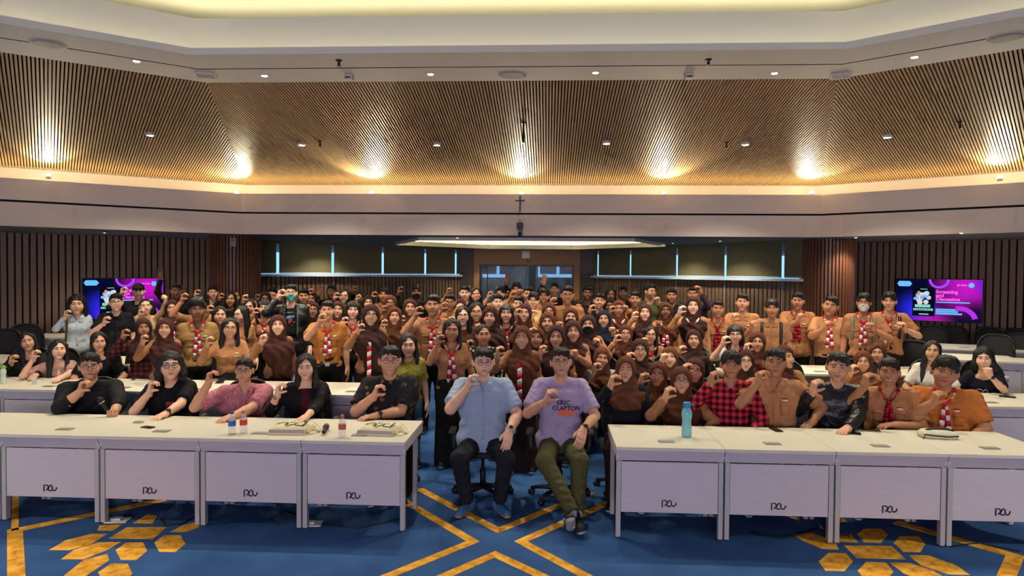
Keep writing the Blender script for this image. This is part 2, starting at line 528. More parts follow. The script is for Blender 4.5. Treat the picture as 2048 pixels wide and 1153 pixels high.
# glass double door in its oak surround, brown panels at both sides, lobby behind
M_oak = mat('oak_panel', '9A6A38', .5, noise=.15, nscale=4, stretch=(12, 1, .6))
xl, xr = atY(948, 520, YB)[0], atY(1160, 520, YB)[0]
gl, gr = atY(959, 520, YB)[0], atY(1148, 520, YB)[0]
zt = atY(1053, 530, YB)[2]
mb = MB(); mb.box((xl, YB - .03, .3), (gl, YB + .12, zt)); mb.box((gr, YB - .03, .3), (xr, YB + .12, zt)); mb.box((xl, YB - .03, zt), (xr, YB + .12, 2.76))
struct(mb.build('wall_back', M_oak))
n_f = 38
me = MB().box((-.014, -.012, zt + .01), (.014, 0, 2.76)).mesh('flute')
for i in range(n_f):
    x = xl + (i + .5) * (xr - xl) / n_f
    put('flute', me, M_oak, bpy.data.objects['wall_back'], (x, YB - .03, 0))
for sg, (x0, x1, wn) in enumerate(((PB[0], xl, 'wall_back_panel'), (xr, PC[0], 'wall_back_niche'))):
    b = struct(MB().box((x0 if sg == 0 else x0 - .05, YB + .02, .3), (x1 + .05 if sg == 0 else x1, YB + .12, 2.76)).build(wn, M_panelgrey))
    zz = atY(930, 545, YB)[2]
    MB().box((x0 + .03, YB - .01, .3), (x1 - .02, YB + .02, zz)).build('cabinet_panel', mat('dark_brown_panel', '4A3D33', .55), b)
dr = struct(empty('door_1', ((gl + gr) / 2, YB, .3)))
hw = (gr - gl) / 2; hh = zt - .3
M_doorframe = mat('door_frame_black', '0F0F10', .4)
M_doorglass = clear(mat('door_glass', '5A6E7C', .05), .35); M_doorglass.node_tree.nodes['Principled BSDF'].inputs['IOR'].default_value = 1.2
mb = MB(); mb.box((-hw, 0, hh - .04), (hw, .06, hh)); mb.box((-hw, 0, 0), (-hw + .05, .06, hh - .04)); mb.box((hw - .05, 0, 0), (hw, .06, hh - .04))
mb.build('door_frame', M_doorframe, dr)
mid = atY(1064, 540, YB)[0] - (gl + gr) / 2
for a, b in ((-hw + .05, mid - .06), (mid + .06, hw - .05)):
    lf = MB().box((a, .025, .02), (b, .035, hh - .04)).build('pane', M_doorglass, dr)
    MB().box((a, .02, 0), (b, .04, .06)).build('bottom_rail', M_doorframe, lf)
MB().box((mid - .085, .01, 0), (mid - .06, .05, hh - .04)).build('stile', M_doorframe, dr)
MB().box((mid + .06, .01, 0), (mid + .085, .05, hh - .04)).build('stile', M_doorframe, dr)
for q in (-.035, .035): MB().tube([(mid + q * 1.2, -.05, .8), (mid + q * 1.2, -.05, 1.3)], .012, 8).build('pull_handle', M_chrome, dr)
xs = atY(975, 540, YB)[0] - (gl + gr) / 2
MB().box((xs - .012, .01, 0), (xs + .012, .05, hh - .04)).build('stile', M_doorframe, dr)
# lobby beyond the glass
LX0, LX1, LY = -1.72, 1.62, 19.3
mb = MB(); mb.add([(LX0, LY, .3), (LX1, LY, .3), (LX1, LY, 2.9), (LX0, LY, 2.9)], [(0, 1, 2, 3)])
for q in (LX0, LX1): mb.add([(q, YB + .1, .3), (q, LY, .3), (q, LY, 2.9), (q, YB + .1, 2.9)], [(0, 1, 2, 3)])
struct(mb.build('wall_lobby', mat('lobby_wall', '4A5560', .7)))
M_sky = emis('daylight_slit', (.25, .55, 1), .5)
w3 = struct(empty('window_3', (0, LY - .03, 0)))
def lz(px, py): q = atY(px, py, LY - .03); return q[0], q[2]
for (xa, ya), (xb, yb) in (((965, 555), (1012, 549)), ((1076, 555), (1150, 549)), ((993, 549), (999, 530)), ((1113, 549), (1119, 530)), ((1076, 549), (1080, 530))):
    (u0, v0), (u1, v1) = lz(xa, ya), lz(xb, yb)
    MB().box((u0, 0, v0), (u1, .02, v1)).build('pane', M_sky, w3)
lamp('lobby_light', 'AREA', (0, 18.4, 2.7), 2, (.75, .88, 1), target=(0, 18.4, 0), size=1.0)

# round slatted columns
for px, nm in ((470.5, 'trim_11'), (1654, 'trim_12')):
    p = atY(px, 520, 12.25); rr = .435
    b = struct(MB().lathe([(rr - .03, .2), (rr - .03, 2.78)], 40).build(nm, M_wallback, loc=(p[0], p[1], 0), smooth=True))
    me = MB().box((-.019, -.0, .2), (.019, .035, 2.78)).mesh('slat')
    N = 48
    for k in range(N):
        w = 2 * math.pi * k / N
        if math.sin(w) > .55: continue
        put('slat', me, M_colslat, b, ((rr - .03) * math.cos(w), (rr - .03) * math.sin(w), 0), w - math.pi / 2)
p = atY(466, 485, 11.77)
s = tag(MB().box((-.055, -.01, -.075), (.055, .01, .075), bev=.004).build('wall_notice', mat('notice_paper', 'A9A39A', .6), loc=tuple(p)), 'small white notice plate high on the left slatted column', 'sign')
MB().box((-.03, -.013, .02), (.03, -.0101, .05)).build('notice_print', mat('notice_print', '6E6862', .7), s)

# carpet pattern
def gpoly(pts): return [tuple(atZ(x, y, 0)[:2]) for x, y in pts]
def motif(poly):
    c = np.mean(np.array(poly), 0)
    poly = [(x - c[0], y - c[1]) for x, y in poly]
    ar = sum(poly[i][0] * poly[(i + 1) % len(poly)][1] - poly[(i + 1) % len(poly)][0] * poly[i][1] for i in range(len(poly)))
    if ar < 0: poly = poly[::-1]
    MB().prism(poly, -.001, .0025).build('carpet_motif', M_gold, floor, loc=(c[0], c[1], 0))
Lz = lambda pts: [(x / 3.266, 800 + y / 3.266) for x, y in pts]
Rz = lambda pts: [(1536 + x / 3.266, 800 + y / 3.266) for x, y in pts]
for q in ([(320, 985), (430, 920), (590, 880), (700, 878), (590, 950), (450, 985)], [(398, 1045), (480, 985), (640, 935), (790, 932), (700, 985), (545, 1045)],
          [(415, 1155), (545, 1050), (700, 1010), (715, 1050), (600, 1130), (500, 1190), (415, 1190)], [(710, 908), (830, 835), (1090, 835), (1000, 912)],
          [(755, 985), (825, 935), (935, 935), (962, 990), (890, 1050), (790, 1050)], [(1008, 935), (1075, 888), (1180, 888), (1213, 945), (1145, 998), (1040, 995)],
          [(640, 1130), (730, 1072), (835, 1075), (865, 1140), (800, 1200), (680, 1200)], [(635, 855), (650, 825), (800, 815), (740, 858)],
          [(1112, 865), (1190, 825), (1290, 800), (1330, 815), (1290, 840), (1210, 865)], [(870, 808), (960, 755), (1030, 760), (1000, 810)]):
    motif(gpoly(Lz(q)))
for q in ([(330, 1060), (395, 1003), (510, 1005), (555, 1060), (500, 1122), (375, 1120)], [(585, 1120), (640, 1062), (770, 1065), (820, 1125), (770, 1190), (640, 1190)],
          [(497, 955), (805, 958), (900, 1045), (575, 1035)], [(582, 880), (625, 845), (740, 845), (785, 885), (735, 937), (625, 932)],
          [(820, 940), (860, 892), (985, 895), (1027, 945), (995, 997), (885, 995)], [(915, 1017), (1050, 1020), (1230, 1085), (1320, 1147), (1180, 1143), (1000, 1085)],
          [(792, 1065), (930, 1070), (1080, 1120), (1200, 1190), (1050, 1190), (890, 1140)], [(155, 878), (290, 875), (430, 920), (465, 980), (350, 975), (220, 920)],
          [(440, 870), (540, 880), (590, 935), (470, 930)], [(90, 735), (200, 738), (205, 790), (120, 765)], [(400, 750), (470, 765), (520, 800), (400, 800)]):
    motif(gpoly(Rz(q)))


def strip(pts, w):
    g = [np.array(atZ(x, y, 0)[:2]) for x, y in pts]
    Lf, Rg = [], []
    for i, p in enumerate(g):
        d1 = g[i] - g[i - 1] if i else g[1] - g[0]; d2 = g[i + 1] - g[i] if i + 1 < len(g) else d1
        d1 = d1 / np.linalg.norm(d1); d2 = d2 / np.linalg.norm(d2)
        n1 = np.array([-d1[1], d1[0]]); n2 = np.array([-d2[1], d2[0]]); m = n1 + n2; m /= np.linalg.norm(m); m = m * w / 2 / (m @ n1)
        Lf.append(p + m); Rg.append(p - m)
    for i in range(len(g) - 1):
        motif([tuple(Lf[i]), tuple(Lf[i + 1]), tuple(Rg[i + 1]), tuple(Rg[i])])


strip([(745, 930), (997, 1062), (1260, 953)], .085)
strip([(770, 980), (946, 1084), (745, 1166)], .085)
strip([(1250, 992), (1042, 1084), (1195, 1166)], .085)
strip([(850, 1170), (990, 1110), (1130, 1175)], .085)
strip([(330, 1000), (30, 1062), (34, 1200)], .105)
strip([(31, 985), (30, 1062)], .05)
strip([(1790, 1045), (2030, 1113), (1990, 1210)], .11)
# ------------------------------------------------------------------ light fittings and ceiling devices
def on_slope(px, py, side):
    n = np.array(NRM[side], float); d = ray(px, py)
    s = (Z_UP + (n @ CAM[:2] - D0[side]) * SL - CAM[2]) / (d[2] - (n @ d[:2]) * SL)
    return CAM + d * s
def on_ring(px, py, side, yc):
    n = np.array(NRM[side], float); d = ray(px, py)
    return CAM + d * ((D0[side] + yc - 8 - n @ CAM[:2]) / (n @ d[:2]))


M_trimwhite = mat('fitting_white', 'CFC9BC', .5)
me_rim = MB().lathe([(.034, 0), (.046, -.005), (.046, .0), (.034, .02)], 18).mesh('rim', True)
me_lens = MB().lathe([(.001, -.002), (.032, -.002), (.032, .004)], 18).mesh('lens', True)
me_rim2 = MB().lathe([(.044, -.03), (.056, -.034), (.056, .02), (.044, .02)], 18).mesh('rim', True)
me_lens2 = MB().lathe([(.001, -.032), (.041, -.032), (.041, -.02)], 18).mesh('lens', True)


def downlight(p, label, group, watts, big=False, color=WARM, ang=118, blend=.6):
    r = tag(empty('downlight', tuple(p)), label, 'ceiling light', group)
    put('rim', me_rim2 if big else me_rim, M_trimwhite, r); put('lens', me_lens2 if big else me_lens, M_lens, r)
    lamp('beam', 'SPOT', (0, 0, -.05), watts, color, r, spot_size=R(ang), spot_blend=blend, shadow_soft_size=.05)
    return r


for i, (x, y) in enumerate(((273, 123), (529, 152), (861, 149), (1191, 146), (1549, 147), (1829, 115))):
    w = ('outer left', 'left corner', 'centre-left', 'centre-right', 'right corner', 'outer right')[i]
    downlight(atZ(x, y, 4.36), 'small downlight in cream soffit, ' + w + ' of the row', 'soffit downlights', P_DOWN)
for i, (x, y, s) in enumerate(((300, 267, 1), (603, 287, 2), (874, 287, 2), (1213, 284, 2), (1491, 286, 2), (1775, 271, 3))):
    w = ('first', 'second', 'third', 'fourth', 'fifth', 'sixth')[i]
    downlight(on_slope(x, y, s), 'round downlight set in wooden slatted ceiling, %s from left' % w, 'slat ceiling downlights', P_SLAT, True)
for i, (x, y, s) in enumerate(((97, 352, 1), (473, 386.5, 2), (744, 387, 2), (1043, 388, 2), (1328, 388, 2), (1623, 387, 2), (2000, 356, 3))):
    w = ('first', 'second', 'third', 'fourth', 'fifth', 'sixth', 'seventh')[i]
    n = np.array(NRM[s], float)
    p = on_ring(x, y, s, 11.56)
    r = tag(empty('uplight', tuple(p)), 'bright uplight on rim of lower cream fascia, %s from left' % w, 'spotlight', 'fascia uplights')
    MB().lathe([(.02, -.05), (.034, -.045), (.036, -.005), (.02, 0)], 14).build('lamp_body', M_trimwhite, r, True)
    o = MB().lathe([(.001, .038), (.026, .028), (.036, .004), (.026, -.012)], 14).build('lens', M_lens2, r, True)
    dirs = [(0, -.26)]
    src = np.array([n[0] * .17, n[1] * .17, .035]); tgt = Vector((src[0] - n[0] * .74, src[1] - n[1] * .74, src[2] + .68))
    lamp('beam', 'SPOT', tuple(src), P_UP, (1, .88, .62), r, tuple(tgt), spot_size=R(82), spot_blend=.55, shadow_soft_size=.03)
# downlights of the low ceiling at the back
lowd = [(666, 483), (915, 475.5), (965.5, 493.5), (1054, 494), (1143, 493), (1440, 482.5), (1346, 487), (426, 473.5), (1712, 475.5), (209, 466), (1923, 467)]
wl = ['over left blinds', 'left of recess front', 'left over door', 'middle over door', 'right over door', 'over right blinds', 'between recess and right blinds', 'left of left column', 'right of right column', 'above left screen', 'above right screen']
for (x, y), w in zip(lowd, wl):
    downlight(atZ(x, y, 2.758), 'small downlight in low rear ceiling, ' + w, 'low ceiling downlights', P_BACK, False, WARM, 130)
# the same ring of downlights carried on around the hall behind the camera
for i, (x, y) in enumerate(((-6.5, 3.5), (6.5, 3.5), (-7.7, .5), (7.7, .5), (-5, -1.9), (-2, -1.9), (2, -1.9), (5, -1.9))):
    w = ('front left', 'front right', 'middle left', 'middle right', 'rear far left', 'rear left', 'rear right', 'rear far right')[i]
    downlight((x, y, 4.355), 'small soffit downlight beyond the view, ' + w, 'soffit downlights beside and behind', P_DOWN * 2.2)

# round ceiling speakers, sensors, sprinklers, grilles
me_spk = MB().lathe([(.001, -.012), (.10, -.016), (.135, -.012), (.15, -.004), (.15, .004)], 28).mesh('grille', True)
M_spk = mat('speaker_grille', 'A79F93', .6, bump=.3, bscale=260)
for x, y, w in ((1024, 149, 'above the middle'), (97, 87, 'at far left'), (2013, 75, 'at far right')):
    p = atZ(x, y, 4.36)
    r = tag(empty('ceiling_speaker', tuple(p)), 'round ceiling speaker in cream soffit ' + w, 'speaker', 'ceiling speakers')
    put('grille', me_spk, M_spk, r); MB().lathe([(.15, -.006), (.165, -.004), (.165, .002), (.15, .002)], 28).build('rim', M_trimwhite, r, True)
for x, y, w in ((698, 149, 'left'), (1378, 147, 'right')):
    p = atZ(x, y, 4.36)
    r = tag(empty('ceiling_sensor', tuple(p)), 'white boxy sensor under the soffit, %s of centre' % w, 'sensor', 'ceiling sensors')
    MB().box((-.045, -.05, -.06), (.045, .05, 0), bev=.01).build('housing', M_trimwhite, r); MB().box((-.03, -.052, -.05), (.03, -.05, -.035)).build('slot', M_black, r)
def sprinkler(p, label, hang=.05):
    r = tag(empty('sprinkler', tuple(p)), label, 'sprinkler', 'fire sprinklers')
    MB().lathe([(.035, 0), (.035, -.006), (.012, -.01), (.012, -hang), (.02, -hang - .004), (.006, -hang - .03)], 12).build('sprinkler_body', M_black, r, True)
    MB().lathe([(.028, -hang - .03), (.028, -hang - .034), (.004, -hang - .036)], 12).build('deflector', M_metal, r, True)
sprinkler(atZ(678, 121, 4.36), 'small dark sprinkler on soffit, left of centre', .03)
sprinkler(atZ(1417, 119, 4.36), 'small dark sprinkler on soffit, right of centre', .03)
sprinkler(on_slope(640, 283, 2), 'dark sprinkler in slatted ceiling, left')
sprinkler(on_slope(1453, 285, 2), 'dark sprinkler in slatted ceiling, right')
sprinkler(on_slope(1920, 245, 3), 'dark sprinkler in slatted ceiling, far right')
sprinkler(on_slope(1047, 245, 2), 'dark sprinkler hanging on long stem at middle of slatted ceiling', .24)
for x, y, sg, w in ((412, 148, -1, 'left'), (1681, 149, 1, 'right')):
    p = atZ(x, y, 4.36)
    r = tag(empty('corner_vent', tuple(p), sg * -R(18)), 'white corner air outlet under the soffit at ' + w, 'vent', 'corner vents')
    MB().box((-.11, -.10, -.03), (.11, .10, .0), bev=.01).build('housing', M_trimwhite, r)
    for k in range(3): MB().box((-.09, -.07 + k * .05, -.034), (.09, -.055 + k * .05, -.03)).build('slat', M_metal, r)

# cross and camera box on the fascia
p = on_ring(1040, 408, 2, 11.485)
r = tag(empty('wall_cross', tuple(p)), 'thin black cross on the cream fascia above the camera box', 'cross')
MB().box((-.009, -.012, -.135), (.009, .01, .13)).build('upright', M_black, r); MB().box((-.075, -.014, .045), (.075, .008, .061)).build('crossbar', M_black, r)
p = on_ring(1040, 455, 2, 11.48)
r = tag(empty('wall_camera', tuple(p)), 'dark camera unit with bracket on cream fascia below the cross', 'camera')
MB().box((-.05, -.09, -.02), (.05, .0, .075), bev=.008).build('camera_body', mat('camera_grey', '3A3636', .5), r)
MB().box((-.04, -.10, -.055), (.04, .0, -.03)).build('bracket', M_black, r)
MB().lathe([(.001, -.06), (.022, -.05), (.03, -.03), (.03, .0), (.01, .02)], 14, c=(0, -.05, -.09)).build('lens_dome', M_black, r, True)
MB().box((-.03, -.03, .10), (.03, .0, .125)).build('mount_plate', mat('brass_plate', '8A6A2A', .4, metal=.6), r)
MB().tube([(.03, -.03, -.06), (.045, -.03, -.11), (.035, -.02, -.15)], .004, 6).build('cable', M_black, r)
p = atY(1052, 510, YB - .045)
r = tag(empty('wireless_router', tuple(p)), 'white square wireless router on oak panel above glass door', 'router')
MB().box((-.105, -.05, -.10), (.105, .0, .10), bev=.025).build('housing', mat('router_white', 'D9D2C0', .5), r)
MB().tube([(.02, -.03, -.10), (.03, -.04, -.16), (.10, -.04, -.19), (.11, -.04, -.13)], .008, 6).build('cable', M_black, r)
p = atY(975, 543, 22.3)

# ------------------------------------------------------------------ wall screens
def rect(x0, x1, z0, z1, y): return [(x0, y, z0), (x1, y, z0), (x1, y, z1), (x0, y, z1)]
def screen_nodes():
    m = bpy.data.materials.new('screen_background'); m.use_nodes = True; nt = m.node_tree; nt.nodes.clear()
    tc = nt.nodes.new('ShaderNodeTexCoord'); sp = nt.nodes.new('ShaderNodeSeparateXYZ'); nt.links.new(tc.outputs['Object'], sp.inputs[0])
    def blob(cx, cz, rad):
        v = nt.nodes.new('ShaderNodeVectorMath'); v.operation = 'DISTANCE'; nt.links.new(tc.outputs['Object'], v.inputs[0]); v.inputs[1].default_value = (cx, -.03, cz)
        mr = nt.nodes.new('ShaderNodeMapRange'); mr.interpolation_type = 'SMOOTHSTEP'; mr.inputs[1].default_value = 0; mr.inputs[2].default_value = rad; mr.inputs[3].default_value = 1; mr.inputs[4].default_value = 0
        nt.links.new(v.outputs['Value'], mr.inputs[0]); return mr.outputs[0]
    c = mixc(nt, blob(-.32, -.18, .42), '070B2A', '2A2BE8')
    c = mixc(nt, blob(.42, .24, .62), c, 'C01AC0')
    c = mixc(nt, blob(.78, .3, .35), c, '5A22E0')
    c = mixc(nt, blob(-.1, -.45, .45), c, 'B01CB0')
    c = mixc(nt, blob(.55, -.2, .30), c, '140F38')
    e = nt.nodes.new('ShaderNodeEmission'); o = nt.nodes.new('ShaderNodeOutputMaterial'); nt.links.new(c, e.inputs[0]); e.inputs[1].default_value = .34; nt.links.new(e.outputs[0], o.inputs[0])
    return m


M_scr = screen_nodes()
E_cyan = emis('screen_light_blue', '66B8F8', .36); E_pink = emis('screen_pink', 'F05AE0', .36); E_violet = emis('screen_violet', '9A4CF0', .36); E_mag = emis('screen_magenta', 'B030E0', .36)
E_white = emis('screen_white', 'D8DCEB', .30); E_navy = emis('screen_navy', '0A0A20', .30); E_teal = emis('screen_teal', '8FD8D0', .30); E_skin = emis('screen_rose', 'C8A0A8', .30)


def arc(mb, cx, cz, r0, r1, a0, a1, y, n=24, lo=None):
    for i in range(n):
        w0, w1 = R(a0 + (a1 - a0) * i / n), R(a0 + (a1 - a0) * (i + 1) / n)
        mb.add([(cx + r * math.cos(w), y, cz + r * math.sin(w)) for r, w in ((r0, w0), (r1, w0), (r1, w1), (r0, w1))], [(0, 1, 2, 3)])


def tv(px, py, sgn, label):
    n, t = wallline(sgn); d = ray(px, py)
    dd = RW - .07
    p = CAM + d * ((dd - n @ CAM[:2]) / (n @ d[:2]))
    r = tag(empty('wall_screen', tuple(p), -sgn * R(37)), label, 'screen', 'wall screens')
    W, H = TVW / 2, TVW * 9 / 32
    MB().box((-W - .012, -.025, -H - .012), (W + .012, .035, H + .012)).build('bezel', M_black, r)
    scr = MB().add(rect(-W, W, -H, H, -.03), [(0, 1, 2, 3)]).build('display', M_scr, r)
    k = W / .82
    def layer(nm, fn, m):
        mb = MB(); fn(mb); mb.v = [(x * k, y, z * k) for x, y, z in mb.v]; mb.build(nm, m, scr)
    layer('ring_shape', lambda b: arc(b, .02, .46, .15, .20, 180, 360, -.032), E_violet)
    layer('arc_shape', lambda b: arc(b, .42, -.46, .24, .34, 15, 105, -.032), E_mag)
    layer('title_plate', lambda b: b.add([(-.80, -.032, .36), (-.76, -.032, .42), (-.55, -.032, .42), (-.50, -.032, .36), (-.55, -.032, .30), (-.76, -.032, .30)], [(0, 1, 2, 3, 4, 5)]), E_cyan)
    layer('badge', lambda b: arc(b, .62, .34, 0, .055, 0, 360, -.032), E_cyan)
    layer('badge_caption', lambda b: (b.add(rect(.42, .54, .325, .355, -.032), [(0, 1, 2, 3)]), arc(b, .38, .34, 0, .025, 0, 360, -.032)), E_pink)
    layer('poster', lambda b: b.add(rect(-.49, -.06, -.36, .28, -.0315), [(0, 1, 2, 3)]), E_navy)
    def blobs(b, seed, n):
        rg = random.Random(seed)
        for _ in range(n):
            cx, cz, q = rg.uniform(-.44, -.12), rg.uniform(-.06, .18), rg.uniform(.025, .06)
            arc(b, cx, cz, 0, q, 0, 360, -.0325 - rg.random() * .001, 9)
    layer('poster_figures', lambda b: blobs(b, 3, 9), E_white); [layer('poster_flower', lambda b, q=q: blobs(b, q, 1), E_skin) for q in (8, 9, 21)]; layer('poster_splashes', lambda b: blobs(b, 12, 4), E_cyan)
    layer('poster_bar', lambda b: (b.add(rect(-.34, -.20, .235, .25, -.0325), [(0, 1, 2, 3)]), b.add(rect(-.36, -.17, -.33, -.305, -.0325), [(0, 1, 2, 3)]), b.add(rect(-.44, -.14, -.165, -.10, -.0325), [(0, 1, 2, 3)])), E_teal)
    layer('caption_bar', lambda b: (b.add(rect(-.035, .60, -.055, -.03, -.0325), [(0, 1, 2, 3)]), b.add(rect(-.035, .34, -.22, -.185, -.0325), [(0, 1, 2, 3)]), b.add(rect(-.035, .38, -.265, -.23, -.0325), [(0, 1, 2, 3)]), b.add(rect(-.035, .46, -.31, -.275, -.0325), [(0, 1, 2, 3)])), E_cyan)
    for s, z, sz, x, m in (('Screening', .155, .105, -.035, E_pink), ('and', .075, .105, -.035, E_pink), ('Discussion', -.005, .105, -.035, E_pink), ('NOTATIONS', -.235, .066, -.47, E_teal)):
        me = text_mesh(s, sz * k, 0, .004)
        o = put('screen_text', me, m, scr, (x * k, -.0335, z * k)); o.rotation_euler = (R(90), 0, 0)
    return r


TVW = 1.30
tv(1876, 601, 1, 'large wall screen showing purple slide at right')
tv(248, 597, -1, 'large wall screen showing purple slide behind the people at left')
# the stage screen on the wall the hall faces
r = tag(empty('stage_screen', (0, -8.45, 1.2)), 'large stage screen on the wall behind the camera', 'screen')
MB().box((-3.9, -.05, -.1), (3.9, .0, 3.0)).build('bezel', M_black, r)
MB().add([(-3.8, .01, 0), (3.8, .01, 0), (3.8, .01, 2.9), (-3.8, .01, 2.9)], [(3, 2, 1, 0)]).build('display', emis('stage_screen_glow', (.86, .77, 1), E_SCREEN), r)

# ------------------------------------------------------------------ desks
DW, DD = .864, .83
DY = 5.56                                                        # front edge of the first row


def logo_strokes():
    return [[(0, -.42), (0, .5), (.34, .5), (.52, .42), (.60, .2), (.5, -.06), (.30, -.2)],
            [(1.08, .5), (.86, .46), (.72, .28), (.58, -.02), (.5, -.06), (.66, -.2), (.86, -.27), (1.1, -.25)],
            [(1.18, .44), (1.14, .1), (1.2, -.12), (1.36, -.24), (1.56, -.22), (1.72, -.04), (1.78, .24)]]


def add_logo(name, parent, cx, y, cz, h, m, w=.10):
    mb = MB()
    for st in logo_strokes():
        mb.ribbon([(cx + (x - .9) * h, y, cz + z * h) for x, z in st], w * h, .0015, (0, -1, 0))
    return mb.build(name, m, parent)


def make_desk():
    r = empty('desk')
    MB().box((-DW / 2, 0, .722), (DW / 2, DD, .75), bev=.002).build('desk_top', M_desktop, r)
    x0, x1 = -DW / 2 + .001, DW / 2 - .001
    MB().add([(x0, .003, .722), (x1, .003, .722), (x1, .026, .722), (x0, .026, .722), (x0, .046, .632), (x1, .046, .632), (x1, .060, .632), (x0, .060, .632)],
             [(0, 1, 2, 3), (7, 6, 5, 4), (4, 5, 1, 0), (5, 6, 2, 1), (6, 7, 3, 2), (7, 4, 0, 3)]).build('apron', M_desk, r)
    MB().box((-DW / 2 + .001, .022, .66), (-DW / 2 + .019, DD - .02, .722)).build('side_rail', M_desk, r)
    MB().box((DW / 2 - .019, .022, .66), (DW / 2 - .001, DD - .02, .722)).build('side_rail', M_desk, r)
    pn = MB().box((-DW / 2 + .046, .03, .215), (DW / 2 - .046, .048, .625)).build('modesty_panel', M_desk, r)
    add_logo('logo', pn, .0, .0295, .285, .062, mat('logo_print', '17171A', .5), .17)
    for x in (-DW / 2 + .024, DW / 2 - .024):
        for y in (.045, DD - .26):
            l = MB().box((x - .018, y - .020, .012), (x + .018, y + .03, .632 if y < .1 else .722)).build('leg', M_leg, r)
            MB().lathe([(.018, 0), (.018, .012)], 10, c=(x, y, 0)).build('foot', M_chrome, l)
    bx = MB().box((-.065, .17, .75), (.065, .25, .756), bev=.001).build('socket_box', M_metal, r)
    MB().box((-.058, .19, .756), (.058, .245, .7575)).build('socket_lid', mat('socket_lid', 'B7B7AE', .35, metal=.5), bx)
    return r


desk0 = make_desk()
XL = float(atZ(811, 884, .75)[0]); XR = float(atZ(1233, 895, .75)[0])
names_l = ['nearest the aisle', 'second from aisle', 'third from aisle', 'fourth from aisle', 'at the left picture edge']
names_r = ['nearest the aisle', 'second from aisle', 'third from aisle', 'at the right picture edge']
used = [False]


def place_desk(x, y, rz, label, group):
    d = desk0 if not used[0] else copy_tree(desk0)
    used[0] = True
    d.location = (x, y, floor_z(y + .2)); d.rotation_euler = (0, 0, rz); tag(d, label, 'desk', group)
    return d


ORD = ('first', 'second', 'third', 'fourth', 'fifth', 'sixth')
for k in range(5): place_desk(XL - DW / 2 - k * (DW + .003), DY, 0, 'pale wood desk in front row left of aisle, ' + names_l[k], 'front row desks')
for k in range(4): place_desk(XR + DW / 2 + k * (DW + .003), DY, 0, 'pale wood desk in front row right of aisle, ' + names_r[k], 'front row desks')
for k in range(6): place_desk(-1.32 - DW / 2 - k * (DW + .003), 7.28, 0, 'pale wood desk in second row left, %s from aisle' % ORD[k], 'second row desks')
for k in range(6): place_desk(1.16 + DW / 2 + k * (DW + .003), 7.28, 0, 'pale wood desk in second row right, %s from aisle' % ORD[k], 'second row desks')
for k in range(4): place_desk(2.95 + k * (DW + .003), 8.62, 0, 'pale wood desk in third row right, %s counted outwards' % ORD[k], 'third row desks')
for k in range(3): place_desk(-5.4 - k * (DW + .003), 8.55, 0, 'pale wood desk in third row left, %s counted outwards' % ORD[k], 'third row desks')
for k in range(3): place_desk(6.3 + k * .80, 9.55 - k * .26, -R(18), 'pale wood desk in fourth row right, %s counted outwards' % ORD[k], 'fourth row desks')
for k in range(3): place_desk(5.9 + k * .80, 10.95 - k * .26, -R(18), 'pale wood desk in last row before right screen, %s counted outwards' % ORD[k], 'last row desks')
for k in range(4): place_desk(-6.2 - k * .80, 11.0 - k * .26, R(18), 'pale wood desk in last row before left wall, %s counted outwards' % ORD[k], 'last row desks')

